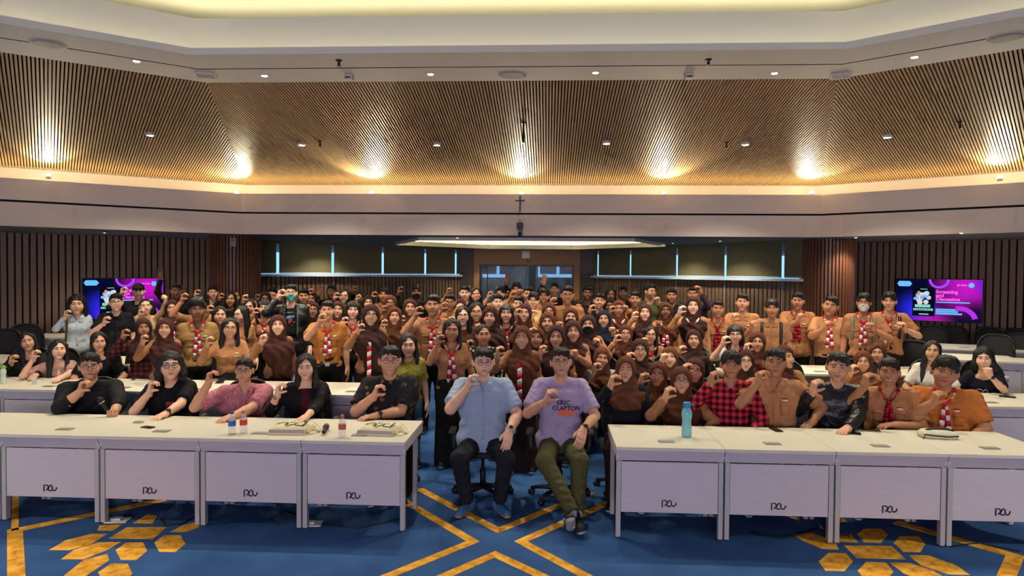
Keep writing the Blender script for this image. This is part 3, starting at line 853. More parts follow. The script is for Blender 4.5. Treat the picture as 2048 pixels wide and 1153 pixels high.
# ------------------------------------------------------------------ office chairs
def make_chair():
    r = empty('office_chair')
    for k in range(5):
        w = 2 * math.pi * k / 5 + .3
        l = MB().tube([(.03 * math.cos(w), .03 * math.sin(w), .10), (.20 * math.cos(w), .20 * math.sin(w), .085), (.29 * math.cos(w), .29 * math.sin(w), .065)], [.026, .02, .016], 8).build('base_arm', M_black, r, True)
        c = MB(); a = (math.cos(w + 1.2), math.sin(w + 1.2))
        for q in (-.014, .014):
            cx, cy = .285 * math.cos(w) + a[0] * q, .285 * math.sin(w) + a[1] * q
            c.tube([(cx - a[0] * .009, cy - a[1] * .009, .028), (cx + a[0] * .009, cy + a[1] * .009, .028)], .028, 12)
        c.build('caster', M_black, l, True)
    MB().tube([(0, 0, .08), (0, 0, .26), (0, 0, .27), (0, 0, .42)], [.028, .028, .016, .016], 12).build('gas_stem', M_black, r, True)
    mb = MB(); n = 16
    prof = [(.20, .415), (.245, .43), (.25, .455), (.235, .475), (.15, .482), (.02, .478)]
    for i, (q, z) in enumerate(prof):
        for k in range(n):
            w = 2 * math.pi * k / n; cx, cy = math.cos(w), math.sin(w)
            e = .55; mb.v.append((q * abs(cx) ** e * (1 if cx > 0 else -1), q * .98 * abs(cy) ** e * (1 if cy > 0 else -1) - .02, z))
    for i in range(len(prof) - 1):
        for k in range(n): mb.f.append((i * n + k, i * n + (k + 1) % n, (i + 1) * n + (k + 1) % n, (i + 1) * n + k))
    mb.f += [tuple(range(n - 1, -1, -1)), tuple(range((len(prof) - 1) * n, len(prof) * n))]; mb.m = [0] * len(mb.f)
    mb.build('seat', M_fabric_black, r, True)
    # curved mesh back
    def bp(u, v):
        x = .225 * u * (1 - .18 * max(0, v) ** 2); z = .74 + .25 * v
        y = .245 + .04 * v - .05 * (1 - u * u) * 0 + .05 * u * u * -1 + .02 * (1 - v * v) * -1
        return x, y, z
    def se(a):                                       # superellipse border
        c, s = math.cos(a), math.sin(a)
        return (abs(c) ** .5 * (1 if c > 0 else -1), abs(s) ** .5 * (1 if s > 0 else -1))
    N = 28
    bd = [bp(*se(2 * math.pi * k / N)) for k in range(N)]
    bk = MB().tube(bd + [bd[0], bd[1]], .016, 7).build('backrest_frame', M_black, r, True)
    mb = MB(); rings = 5
    for i in range(rings + 1):
        for k in range(N):
            u, v = se(2 * math.pi * k / N); f = i / rings
            mb.v.append(bp(u * f, v * f))
    for i in range(rings):
        for k in range(N): mb.f.append((i * N + k, i * N + (k + 1) % N, (i + 1) * N + (k + 1) % N, (i + 1) * N + k))
    mb.m = [0] * len(mb.f)
    o = mb.build('back_mesh', M_fabric_black, bk, True)
    MB().tube([(0, .06, .40), (0, .24, .42), (0, .275, .55), (0, .26, .68)], [.03, .028, .024, .02], 8, flat=.7).build('back_support', M_black, r, True)
    for s in (-1, 1):
        a = MB().tube([(s * .20, .05, .43), (s * .285, .05, .45), (s * .29, .04, .62)], [.018, .02, .02], 8).build('armrest_post', M_black, r, True)
        MB().box((s * .29 - .035, -.12, .62), (s * .29 + .035, .13, .645), bev=.01).build('armrest_pad', M_black, a)
    return r


chair0 = make_chair(); chair_used = [False]


def place_chair(x, y, rz, label, group):
    c = chair0 if not chair_used[0] else copy_tree(chair0)
    chair_used[0] = True
    c.location = (x, y, floor_z(y)); c.rotation_euler = (0, 0, rz); tag(c, label, 'chair', group)
    return c


for i, (px, y, rz, w) in enumerate(((25, 11.9, .35, 'first from left edge'), (83, 11.8, .1, 'behind the white shirt, left of it'), (60, 10.1, .5, 'lower one at far left'), (5, 9.6, .2, 'at left picture edge'), 
                                    (1865, 11.9, -.2, 'below right screen, left'), (1910, 11.9, -.1, 'below right screen, right'), (1975, 11.65, -.4, 'right of screen'), (2035, 11.4, -.3, 'last row at right edge'),
                                    (1838, 9.6, .1, 'behind the white top'), (1990, 10.25, -.3, 'third row at right'), (2043, 10.5, -.2, 'right edge behind the navy tee'))):
    p = atY(px, 650, y)
    place_chair(p[0], y, rz + math.atan2(.4 - p[0], y) * .6, 'empty black mesh office chair, ' + w, 'empty office chairs')

# ------------------------------------------------------------------ things on the desks
def on_desk(px, py, z=.75): return atZ(px, py, z)
M_pet = clear(mat('clear_plastic', 'DCE6EA', .08), .30)
M_water = clear(mat('bottled_water', 'DDE8EE', .02), .3)


def water_bottle(px, py, cap, lab, label, h=.19, rad=.031):
    p = on_desk(px, py)
    r = tag(empty('water_bottle', tuple(p)), label, 'bottle', 'water bottles on front desk')
    MB().lathe([(rad * .86, 0), (rad, .008), (rad, h * .28), (rad * .93, h * .32), (rad, h * .36), (rad, h * .62), (rad * .8, h * .76), (rad * .42, h * .88), (rad * .40, h * .93)], 20).build('bottle_body', M_pet, r, True)
    MB().lathe([(rad * .46, h * .90), (rad * .5, h * .91), (rad * .5, h * .99), (rad * .42, h)], 16).build('cap', mat('cap_' + cap, cap, .4), r, True)
    MB().lathe([(rad * 1.015, h * .36), (rad * 1.02, h * .37), (rad * 1.02, h * .58), (rad * 1.015, h * .59)], 20).build('label_sleeve', mat('sleeve_' + lab, lab, .5, noise=.5, nscale=40), r, True)
    return r


water_bottle(464, 868, '1D3F8A', '3E63B0', 'clear water bottle with blue cap before the pink patterned shirt')
water_bottle(487, 866, 'E8582C', 'D8401F', 'clear water bottle with orange cap and red label, beside blue-capped one')
water_bottle(684.5, 875, 'E8582C', 'C95A3A', 'clear water bottle with orange cap between microphone and tote bag')


def tall_bottle(px, py, z, cols, label, s=1., surf=None):
    p = on_desk(px, py, z) if surf is None else surf
    r = tag(empty('drink_bottle', tuple(p)), label, 'bottle')
    a, b = cols
    MB().lathe([(.036 * s, 0), (.041 * s, .01 * s), (.041 * s, .09 * s), (.036 * s, .115 * s), (.036 * s, .14 * s), (.043 * s, .17 * s), (.043 * s, .20 * s), (.03 * s, .235 * s), (.026 * s, .24 * s)], 24).build('bottle_body', clear(mat('bottle_' + a, a, .15), .82), r, True)
    c = MB().lathe([(.028 * s, .238 * s), (.031 * s, .242 * s), (.031 * s, .275 * s), (.026 * s, .283 * s)], 20).build('cap', mat('cap_' + b, b, .35), r, True)
    MB().tube([(.028 * s, 0, .262 * s), (.045 * s, 0, .268 * s), (.05 * s, 0, .25 * s)], .006 * s, 6).build('strap_loop', mat('cap_' + b, b, .35), c, True)
    return r


tall_bottle(1373, 874, .75, ('8CCFD2', '2E8FBF'), 'turquoise drink bottle with blue cap on right front desk', 1.05)
p = atZ(1377, 722, .86)
tall_bottle(1377, 722, .75, ('C0307A', 'E0408A'), 'pink drink bottle on desk before the grey-green jacket', .62, (p[0], 7.5, .75 + floor_z(7.48)))
pg = atY(1638, 752, 7.45)
tall_bottle(1638, 752, .75, ('9CC9A0', '9ED02A'), 'drink bottle with lime green cap behind the shiny black jacket', .8, (pg[0], 7.45, .75 + floor_z(7.48)))
pg = atY(6, 725, 7.6)
tall_bottle(6, 725, .75, ('D0DCC8', '8FC24A'), 'clear drink bottle with green cap at left picture edge', .75, (pg[0], 7.6, .75 + floor_z(7.48)))


def mic_parts(r, ax):
    ax = np.array(ax, float); ax /= np.linalg.norm(ax)
    MB().tube([ax * 0, ax * .05, ax * .17, ax * .185], [.013, .015, .019, .024], 14).build('handle', M_black, r, True)
    MB().tube([ax * .180, ax * .186, ax * .192], [.026, .028, .026], 14).build('collar_ring', M_metal, r, True)
    MB().tube([ax * .19, ax * .205, ax * .225, ax * .24, ax * .245], [.022, .027, .027, .018, .006], 14).build('grille', mat('mic_grille', '2A2A2C', .4, metal=.6, bump=.4, bscale=500), r, True)
p = on_desk(647, 872)
r = tag(empty('microphone', (p[0], p[1], .778)), 'black wireless microphone lying on desk between tote bag and bottle', 'microphone')
mic_parts(r, on_desk(658, 849) - p)

M_tote = mat('tote_canvas', 'DCD2A8', .85, bump=.2, bscale=160)
def tote(px, py, rz, label):
    p = on_desk(px, py)
    r = tag(empty('tote_bag', tuple(p), rz), label, 'bag', 'canvas tote bags')
    mb = MB(); nx, ny = 10, 8
    for j in range(ny + 1):
        for i in range(nx + 1):
            u, v = i / nx, j / ny
            e = min(1, min(u, 1 - u) * 6) * min(1, min(v, 1 - v) * 5)
            z = .012 + .055 * e ** .5 + .006 * math.sin(u * 9 + v * 4) * e
            mb.v.append((-.17 + .34 * u, v * .28, z))
    for j in range(ny):
        for i in range(nx):
            a = j * (nx + 1) + i; mb.f.append((a, a + 1, a + nx + 2, a + nx + 1))
    n0 = len(mb.v)
    ed = [i for i in range(nx + 1)] + [(nx + 1) * j + nx for j in range(1, ny + 1)] + [(nx + 1) * ny + i for i in range(nx - 1, -1, -1)] + [(nx + 1) * j for j in range(ny - 1, 0, -1)]
    for e in ed: x, y, z = mb.v[e]; mb.v.append((x, y, 0))
    for k in range(len(ed)):
        k2 = (k + 1) % len(ed); mb.f.append((n0 + k, n0 + k2, ed[k2], ed[k]))
    mb.m = [0] * len(mb.f); mb.build('bag_body', M_tote, r, True)
    mb = MB()
    for st in logo_strokes():
        pts = []
        for (a, b), (c, d) in zip(st[:-1], st[1:]):
            for q in (0, .5): pts.append((a + (c - a) * q, b + (d - b) * q))
        pts.append(st[-1])
        mb.ribbon([(.12 - (x) * .13, .14 - z * .15, .0705) for x, z in pts], .014, .002, (0, 0, 1))
    mb.build('logo', mat('tote_print', '16161A', .6), r)
    for q in (0, .06):
        n_ = 14; pts_ = []
        for k_ in range(n_ + 1):
            w_ = math.pi * k_ / n_
            pts_.append((.160 + (.075 + q * .3) * math.sin(w_), .05 + q * .5 + .15 * (1 - math.cos(w_)) / 2, .012 + .045 * (1 - math.sin(w_)) + .012 * math.sin(2 * w_ + q * 20)))
        MB().tube(pts_, .011, 6, flat=.35).build('strap', M_tote, r, True)
    MB().box((-.15, .004, .012), (.15, .012, .044)).build('book_edge', mat('paper_edges', 'A8A09C', .8), r)
    return r


tote(572, 871, R(2), 'canvas tote bag with black logo between water bottles and microphone')
tote(748, 873, R(-5), 'canvas tote bag with black logo at the desk end by aisle')


def phone(px, py, rz, label, col='0E0E10', z=.75, s=1.):
    p = on_desk(px, py, z)
    r = tag(empty('phone', tuple(p), rz), label, 'phone', 'phones on the desks')
    MB().box((-.036 * s, -.075 * s, 0), (.036 * s, .075 * s, .009), bev=.003).build('phone_case', mat('phone_' + col, col, .25), r)
    MB().box((-.032 * s, -.070 * s, .009), (.032 * s, .070 * s, .0095)).build('phone_glass', mat('phone_glass', '050507', .05), r)
    return r


phone(1552, 861, .12, 'black phone on desk in front of the name badge')
phone(1703, 868, 1.25, 'dark phone lying before the shiny black jacket')
phone(1744, 863, 1.3, 'phone in worn golden case beside dark phone', '7A6A3A', s=.95)
pq = atZ(2015, 795, .75 + floor_z(7.5))
phone(2015, 795, .9, 'dark phone on second-row desk before the navy tee', z=.75 + floor_z(7.48))
p = on_desk(300, 846)
phone(296, 856, 1.25, 'slim dark phone under the hand of the black tee', s=.8)
# cream pouch
p = on_desk(1883, 880)
r = tag(empty('pouch', tuple(p), R(-8)), 'cream and black zip pouch on right front desk', 'bag')
prof = [(.0, 0), (.9, .0), (1, .25), (.98, .55), (.8, .85), (.45, 1), (.02, 1.02)]
def loaf(mb, a, b, h, e=.6, n=24, prof=prof):
    k0 = len(mb.v)
    for q, z in prof:
        for k in range(n):
            w = 2 * math.pi * k / n; c, s = math.cos(w), math.sin(w)
            mb.v.append((a * q * abs(c) ** e * (1 if c > 0 else -1), b + b * q * abs(s) ** e * (1 if s > 0 else -1), h * z))
    for i in range(len(prof) - 1):
        for k in range(n): mb.f.append((k0 + i * n + k, k0 + i * n + (k + 1) % n, k0 + (i + 1) * n + (k + 1) % n, k0 + (i + 1) * n + k)); mb.m.append(0)
mb = MB(); loaf(mb, .155, .085, .072); mb.build('pouch_body', mat('pouch_cream', 'D5CFAF', .8, bump=.3, bscale=30), r, True)
MB().tube([(-.10, .06, .066), (-.03, .08, .078), (.07, .08, .078), (.12, .07, .062)], [.02, .03, .03, .02], 8, flat=.3).build('flap', mat('pouch_black', '191918', .7), r, True)
MB().tube([(-.13, .01, .035), (-.05, -.002, .03), (.06, -.004, .026), (.14, .02, .03)], .006, 6).build('zip', mat('pouch_black', '191918', .7), r, True)
MB().tube([(-.13, .0, .036), (-.14, -.02, .02), (-.15, -.025, .004)], .004, 6).build('zip_pull', M_black, r)
# small items
p = atZ(69, 769, .75 + floor_z(7.48))
r = tag(empty('water_cup', tuple(p)), 'small clear plastic cup on second-row desk at left', 'cup')
MB().lathe([(.024, 0), (.031, .07), (.0325, .072), (.030, .07), (.023, .004)], 18).build('cup_body', M_pet, r, True)
MB().lathe([(.0235, .006), (.026, .035), (.002, .036)], 18).build('water', M_water, r, True)
p = on_desk(277, 846)
r = tag(MB().tube([(.035 * math.cos(k * .4) * 1.3, .03 * math.sin(k * .4), .006) for k in range(17)], .006, 7).build('bracelet', mat('bracelet_tan', 'B8A878', .5), smooth=True, loc=tuple(p)), 'tan bracelet on desk beside the black tee wearer', 'bracelet')
for px, py, w in ((236, 1043, 'left'), (622, 1050, 'right')):
    p = atZ(px, py, 0)
    r = tag(empty('floor_socket', tuple(p), .15), 'white floor socket under front desks at ' + w, 'socket', 'floor sockets')
    MB().box((-.09, -.06, 0), (.09, .06, .012), bev=.003).build('socket_plate', M_offwhite, r); MB().box((-.05, -.03, .012), (.03, .03, .03), bev=.004).build('plug', M_offwhite, r)
for k, pts in enumerate((((560, 1052), (540, 1040), (570, 1028), (610, 1040), (640, 1050), (720, 1058), (800, 1040)), ((1500, 1068), (1560, 1080), (1640, 1062), (1700, 1075)), ((320, 1040), (330, 1052), (365, 1050), (390, 1035)), ((1885, 1075), (1900, 1095), (1960, 1088), (2040, 1105)))):
    g = [atZ(x, y, 0) for x, y in pts]
    mb = MB().tube([(q[0], q[1], .006) for q in g], .006, 6)
    w = ('beneath the left desks near aisle', 'beneath the right desks', 'beneath the far left desks', 'at the lower right corner')[k]
    tag(mb.build('power_cord', M_black, smooth=True), 'black power cord on carpet ' + w, 'cord', 'power cords')

ONLY = None
# ------------------------------------------------------------------ people: smooth implicit surfaces turned into meshes
class Fld:
    def __init__(s, lo, hi, h):
        s.h = h; s.lo = np.array(lo, np.float32); n = np.ceil((np.array(hi) - np.array(lo)) / h).astype(int) + 1
        s.ax = [s.lo[i] + h * np.arange(n[i], dtype=np.float32) for i in range(3)]
        s.F = np.full(n, .3, np.float32)

    def _sub(s, lo, hi):
        sl = []
        for i in range(3):
            a = max(0, int((lo[i] - s.lo[i]) / s.h)); b = min(len(s.ax[i]), int((hi[i] - s.lo[i]) / s.h) + 2)
            if b <= a: return None
            sl.append(slice(a, b))
        X = s.ax[0][sl[0]][:, None, None]; Y = s.ax[1][sl[1]][None, :, None]; Z = s.ax[2][sl[2]][None, None, :]
        return tuple(sl), X, Y, Z

    def _mix(s, sl, d, k, mode):
        A = s.F[sl]
        if mode == 'u':
            h = np.maximum(k - np.abs(A - d), 0) / k; s.F[sl] = np.minimum(A, d) - h * h * k * .25
        else:
            d = -d; h = np.maximum(k - np.abs(A - d), 0) / k; s.F[sl] = np.maximum(A, d) + h * h * k * .25

    def cone(s, a, b, r1, r2, k=.02, sy=1., mode='u', cut=None, rip=0.):
        a = np.array(a, np.float32); b = np.array(b, np.float32); m = max(r1, r2) + k + s.h * 2 + rip
        q = s._sub(np.minimum(a, b) - m, np.maximum(a, b) + m)
        if q is None: return s
        sl, X, Y, Z = q
        ba = b - a; ba2 = np.array([ba[0], ba[1] / sy, ba[2]]); L = float(ba2 @ ba2) + 1e-9
        x, y, z = X - a[0], (Y - a[1]) / sy, Z - a[2]
        t = np.clip((x * ba2[0] + y * ba2[1] + z * ba2[2]) / L, 0, 1)
        d = np.sqrt((x - t * ba2[0]) ** 2 + (y - t * ba2[1]) ** 2 + (z - t * ba2[2]) ** 2) - (r1 + (r2 - r1) * t)
        if sy != 1: d = d * min(1, sy * 1.15)
        if rip: d = d + rip * np.sin(t * math.sqrt(L) * 95 + 6 * np.sin(x * 22 + z * 9)) * np.sin(x * 31 + y * 17)
        if cut is not None:
            p, n = cut; d = np.maximum(d, (X - p[0]) * n[0] + (Y - p[1]) * n[1] + (Z - p[2]) * n[2])
        s._mix(sl, d, k, mode); return s

    def ell(s, c, r, k=.02, mode='u'):
        m = max(r) + k + s.h * 2
        q = s._sub(np.array(c) - np.array(r) - k - s.h * 2, np.array(c) + np.array(r) + k + s.h * 2)
        if q is None: return s
        sl, X, Y, Z = q
        x, y, z = (X - c[0]) / r[0], (Y - c[1]) / r[1], (Z - c[2]) / r[2]
        k0 = np.sqrt(x * x + y * y + z * z) + 1e-6
        k1 = np.sqrt((x / r[0]) ** 2 + (y / r[1]) ** 2 + (z / r[2]) ** 2) + 1e-6
        s._mix(sl, k0 * (k0 - 1) / k1, k, mode); return s

    def fn(s, f, mode='max', k=.01):
        X = s.ax[0][:, None, None]; Y = s.ax[1][None, :, None]; Z = s.ax[2][None, None, :]
        d = f(X, Y, Z)
        if mode == 'max': s.F = np.maximum(s.F, d)
        elif mode == 'add': s.F = s.F + d.astype(np.float32)
        return s

    def front(s, x, z, y0=None):
        """y of the surface seen from the front (smallest y) at (x, z)"""
        i = int(np.clip(round((x - s.lo[0]) / s.h), 0, len(s.ax[0]) - 1)); k = int(np.clip(round((z - s.lo[2]) / s.h), 0, len(s.ax[2]) - 1))
        col = s.F[i, :, k]; w = np.nonzero(col < 0)[0]
        if len(w) == 0: return None
        j = w[0]
        if j == 0: return float(s.ax[1][0])
        f0, f1 = col[j - 1], col[j]
        return float(s.ax[1][j - 1] + s.h * f0 / (f0 - f1 + 1e-9))

    def mesh(s):
        F = s.F; S = F < 0
        c = S[:-1, :-1, :-1].astype(np.int8)
        for dx in (0, 1):
            for dy in (0, 1):
                for dz in (0, 1):
                    if dx + dy + dz: c = c + S[dx:S.shape[0] - 1 + dx, dy:S.shape[1] - 1 + dy, dz:S.shape[2] - 1 + dz]
        act = (c > 0) & (c < 8)
        I = np.argwhere(act)
        if len(I) == 0: return np.zeros((0, 3), np.float32), np.zeros((0, 4), np.int32)
        acc = np.zeros((len(I), 3), np.float32); cnt = np.zeros(len(I), np.float32)
        i, j, k = I.T
        for ax in range(3):
            o = [a for a in range(3) if a != ax]
            for p in (0, 1):
                for q in (0, 1):
                    d = [0, 0, 0]; d[o[0]] = p; d[o[1]] = q; e = list(d); e[ax] = 1
                    f0 = F[i + d[0], j + d[1], k + d[2]]; f1 = F[i + e[0], j + e[1], k + e[2]]
                    cr = (f0 < 0) != (f1 < 0)
                    t = np.where(cr, f0 / np.where(cr, f0 - f1, 1), 0)
                    off = np.array(d, np.float32)[None, :].repeat(len(I), 0); off[:, ax] = t
                    acc += off * cr[:, None]; cnt += cr
        V = (I + acc / cnt[:, None]) * s.h + s.lo
        idx = np.full(act.shape, -1, np.int32); idx[act] = np.arange(len(I))
        Q = []
        for ax in range(3):
            A = np.moveaxis(S, ax, 0); G = np.moveaxis(idx, ax, 0)
            e = A[:-1, 1:-1, 1:-1] != A[1:, 1:-1, 1:-1]
            a, b, cc = np.nonzero(e)
            q = np.stack([G[a, b, cc], G[a, b + 1, cc], G[a, b + 1, cc + 1], G[a, b, cc + 1]], 1)
            inside = A[a, b + 1, cc + 1]
            fl = ~inside if ax != 1 else inside
            q[fl] = q[fl][:, ::-1]
            Q.append(q)
        Q = np.concatenate(Q); Q = Q[(Q >= 0).all(1)]
        return V.astype(np.float32), Q


def tomesh(name, V, Q, mi=None): return rawmesh(name, V, Q, mi, True)


# ---- head (centre of the head at the origin, face towards -y, chin at -.118, crown at +.118)
def head_field(h, fem=False):
    f = Fld((-.105, -.135, -.155), (.105, .125, .135), h)
    w = .95 if fem else 1.
    f.ell((0, .018, .032), (.079 * w, .096, .086), .02)
    f.ell((0, -.022, -.038), (.066 * w, .066, .075), .045)
    for s in (-1, 1):
        f.ell((s * .036 * w, -.056, -.026), (.030, .030, .030), .03)
        f.ell((s * .083 * w, .012, -.008), (.012, .021, .034), .010)
        f.cone((s * .012, -.080, .038), (s * .044, -.068, .040), .010, .008, .018)
        f.ell((s * .030, -.100, .013), (.020, .016, .012), .014, 's')
    f.cone((0, -.083, .030), (0, -.103, -.016), .007, .0115, .014)
    for s in (-1, 1): f.ell((s * .0125, -.092, -.021), (.009, .010, .0085), .008)
    f.ell((0, -.080, -.056), (.028, .013, .017), .014)
    f.ell((0, -.070, -.096), (.027, .020, .020), .025)
    f.cone((0, .03, -.06), (0, .045, -.2), .052, .054, .03)
    return f


def face_feats(f, smile, lod):
    """eyes, brows, lips as thin patches on the head surface -> verts, quads, material index (1 white,2 dark,3 lips,4 teeth)"""
    V, Q, Mi = [], [], []
    def patch(cx, cz, fun, nu, nv, off, m):
        o = len(V)
        for a in range(nu + 1):
            for b in range(nv + 1):
                x, z = fun(a / nu * 2 - 1, b / nv * 2 - 1); x += cx; z += cz
                y = f.front(x, z)
                V.append((x, (y if y is not None else -.07) - off, z))
        for a in range(nu):
            for b in range(nv):
                i = o + a * (nv + 1) + b; Q.append((i, i + nv + 1, i + nv + 2, i + 1)); Mi.append(m)
    for s in (-1, 1):
        ex = .0305 * s
        opn = .0046 if smile < 2 else .0036
        patch(ex, .012, lambda u, v: (.0150 * u, v * opn * (1 - u * u) ** .6), 6, 2, .0022, 1)
        patch(ex, .012, lambda u, v: (.0058 * u, v * opn * 1.04 * (1 - u * u * .55) ** .5), 4, 2, .0034, 2)
        patch(ex, .0175, lambda u, v: (.0170 * u, .0016 * v + .003 * (1 - u * u) - .0035), 6, 1, .0030, 2)
        patch(ex + s * .002, .0345, lambda u, v, s=s: (.0190 * u, .0030 * v * (1 - .45 * u * s) + .004 * (1 - u * u) - .003 * u * s), 6, 1, .0022, 2)
    c = .0048 if smile else .0022
    if smile == 2:
        patch(0, -.056, lambda u, v: (.0235 * u, .0062 * v * (1 - u * u) + c * u * u * 1.4 - .001), 6, 2, .0022, 4)
    patch(0, -.0500, lambda u, v: (.0225 * u, .0032 * v * (1 - u * u * .8) + c * u * u * 1.6 - .0015 * (1 - abs(u))), 8, 2, .0026, 3)
    patch(0, -.0610 if smile < 2 else -.0645, lambda u, v: (.0200 * u, .0040 * v * (1 - u * u * .8) + c * u * u * 2.4), 8, 2, .0026, 3)
    if smile < 2: patch(0, -.0548, lambda u, v: (.0215 * u, .0007 * v + c * u * u * 1.9), 6, 1, .0036, 2)
    return np.array(V, np.float32), np.array(Q, np.int32), np.array(Mi, np.int32)


HEADS = {}
def head_proto(lod, fem, smile):
    key = (lod, fem, smile)
    if key not in HEADS:
        f = head_field((.0062, .0080, .0100)[lod], fem); fs = head_field(.004, fem) if ('fs', fem) not in HEADS else HEADS[('fs', fem)]
        HEADS[('fs', fem)] = fs
        V, Q = f.mesh(); V2, Q2, M2 = face_feats(fs, smile, lod)
        HEADS[key] = (np.concatenate([V, V2]), np.concatenate([Q, Q2 + len(V)]), np.concatenate([np.zeros(len(Q), np.int32), M2]))
    return HEADS[key]


# ---- hands: wrist at the origin, hand runs along +z, palm side towards +x, fingers side by side along y
def hand_field(kind, h):
    f = Fld((-.06, -.065, -.04), (.12, .065, .21), h)
    f.cone((0, 0, -.03), (0, 0, .01), .026, .027, .02, sy=1.15)
    for i, y in enumerate((-.030, -.010, .010, .029)):
        f.cone((.002, y * .55, .012), (.0, y, .082 - abs(i - 1.3) * .004), .017, .0125, .02)
    ln = (.92, 1.0, .95, .76)
    if kind == 'c':        # fingers arched over, thumb below: the letter C
        seg = ((52, .042), (95, .028), (140, .023)); thumb = ((.014, -.024, .022), (.036, -.034, .034), (.060, -.030, .040), (.080, -.022, .043))
    elif kind == 'o':      # nearly closed circle
        seg = ((58, .038), (108, .028), (165, .024)); thumb = ((.014, -.024, .022), (.036, -.030, .040), (.056, -.022, .058), (.066, -.014, .074))
    elif kind == 'rest':
        seg = ((10, .042), (26, .028), (38, .023)); thumb = ((.010, -.028, .022), (.022, -.044, .042), (.026, -.052, .066), (.026, -.054, .084))
    elif kind == 'fist':
        seg = ((75, .040), (165, .026), (250, .020)); thumb = ((.014, -.026, .024), (.030, -.030, .044), (.038, -.018, .062), (.038, .000, .066))
    else:                  # open hand
        seg = ((4, .044), (10, .030), (16, .024)); thumb = ((.010, -.028, .022), (.022, -.048, .038), (.028, -.066, .058), (.030, -.078, .076))
    for i, y in enumerate((-.030, -.010, .010, .029)):
        p = np.array([0, y, .084 - abs(i - 1.3) * .004]); r = .0098
        spread = (-.10, -.03, .03, .10)[i] * (2.2 if kind == 'open' else .5)
        for j, (ang, L) in enumerate(seg):
            a = R(ang * (1 + .04 * i)); q = p + np.array([math.sin(a), spread * .6, math.cos(a)]) * L * ln[i]
            f.cone(p, q, r, r * .90, .006); p = q; r *= .90
    for j in range(3): f.cone(thumb[j], thumb[j + 1], (.015, .0115, .010)[j], (.0115, .010, .0085)[j], .010)
    return f


HANDS = {}
def hand_proto(kind, lod):
    if (kind, lod) not in HANDS: HANDS[(kind, lod)] = hand_field(kind, (.0042, .0058, .0075)[lod]).mesh()
    return HANDS[(kind, lod)]


# ---- hair and hijabs, shared meshes in head space
def fold(X, Y, Z, a=.004, fx=34.): return a * np.sin(X * fx + Z * 14 + 2.2 * np.sin(Z * 17 + Y * 9)) * np.clip((-.06 - Z) * 9, 0, 1)


def make_hair(kind, h):
    lng = kind in ('f', 'fb', 'fs', 'tied')
    f = Fld((-.17, -.16, -.50 if kind in ('f', 'fb') else -.24), (.17, .20, .20), h)
    cap = {'m': .011, 'mc': .017, 'mt': .018, 'cap': .010, 'bun': .008, 'tied': .009}.get(kind, .013)
    f.ell((0, .022, .034), (.079 + cap * .55, .096 + cap, .086 + cap), .02)
    if kind == 'mt': f.ell((0, -.012, .100), (.070, .086, .052), .03)
    if kind == 'mc': f.ell((0, -.012, .090), (.070, .085, .046), .03)
    if kind == 'm': f.ell((.012, -.030, .098), (.060, .062, .030), .03)
    if lng:
        zb = {'f': -.36, 'fb': -.33, 'fs': -.13, 'tied': -.06}[kind]
        f.cone((0, .06, .03), (0, .085, zb), .084, .085 if zb < -.1 else .05, .03, sy=.62)
        if kind != 'tied':
            for s in (-1, 1):
                f.cone((s * .060, .012, .055), (s * .088, .0, zb * .5), .034, .032, .03)
                f.cone((s * .088, .0, zb * .5), (s * .092, -.030 if kind in ('f', 'fb') else .0, zb), .032, .024, .02)
    if kind in ('bun', 'tied'): f.ell((0, .13, .06) if kind == 'bun' else (0, .135, -.02), (.045, .045, .045), .02)
    # the face window: an upright oval whose top edge is the hairline
    top, half = {'fb': (.048, .060), 'f': (.094, .060), 'fs': (.072, .066), 'tied': (.092, .066), 'bun': (.092, .068), 'mc': (.070, .070), 'mt': (.066, .070), 'm': (.074, .070)}.get(kind, (.08, .07))
    part = .012 if kind in ('f', 'tied') else 0
    def win(X, Y, Z):
        zz = (Z - (top - .16)) / .16; e = 2.6 if not lng else 2.2
        d = .07 * (1 - (np.abs((X - part) / half) ** e + np.clip(np.abs(zz), 0, 9) ** e * np.where(zz > 0, 1, .25)) ** (1 / e))
        return np.where(Y < (.0 if not lng else .015), d, -1.)
    f.fn(win)
    if not lng:
        # short back and sides: free the ears, taper to the nape, small sideburns
        for s in (-1, 1):
            f.ell((s * .088, .012, -.012), (.030, .030, .040), .006, 's')
            f.ell((s * .10, -.060, -.06), (.07, .055, .095), .010, 's')
        f.fn(lambda X, Y, Z: -(Z + .070) + np.clip(.02 - Y, 0, 1) * .55 + 0 * X)
    am, fr = {'mc': (.009, 105.), 'mt': (.008, 75.), 'm': (.006, 85.)}.get(kind, (.003, 80.))
    if kind == 'cap':
        f.cone((0, -.05, .075), (0, -.145, .064), .065, .050, .01)
        f.fn(lambda X, Y, Z: np.where((Y < -.088) & (np.abs(Z - .071) > .009), .05, -1.) + 0 * X)
    elif lng: f.fn(lambda X, Y, Z: am * np.sin(np.arctan2(X, Y + .02) * 26 + 3 * np.sin(Z * 13)) * np.ones_like(Z), 'add')
    else: f.fn(lambda X, Y, Z: am * np.sin(X * fr + 3 * np.sin(Y * 40)) * np.sin(Y * fr * .9 + Z * 40 + 2 * np.sin(X * 50)), 'add')
    return f.mesh()


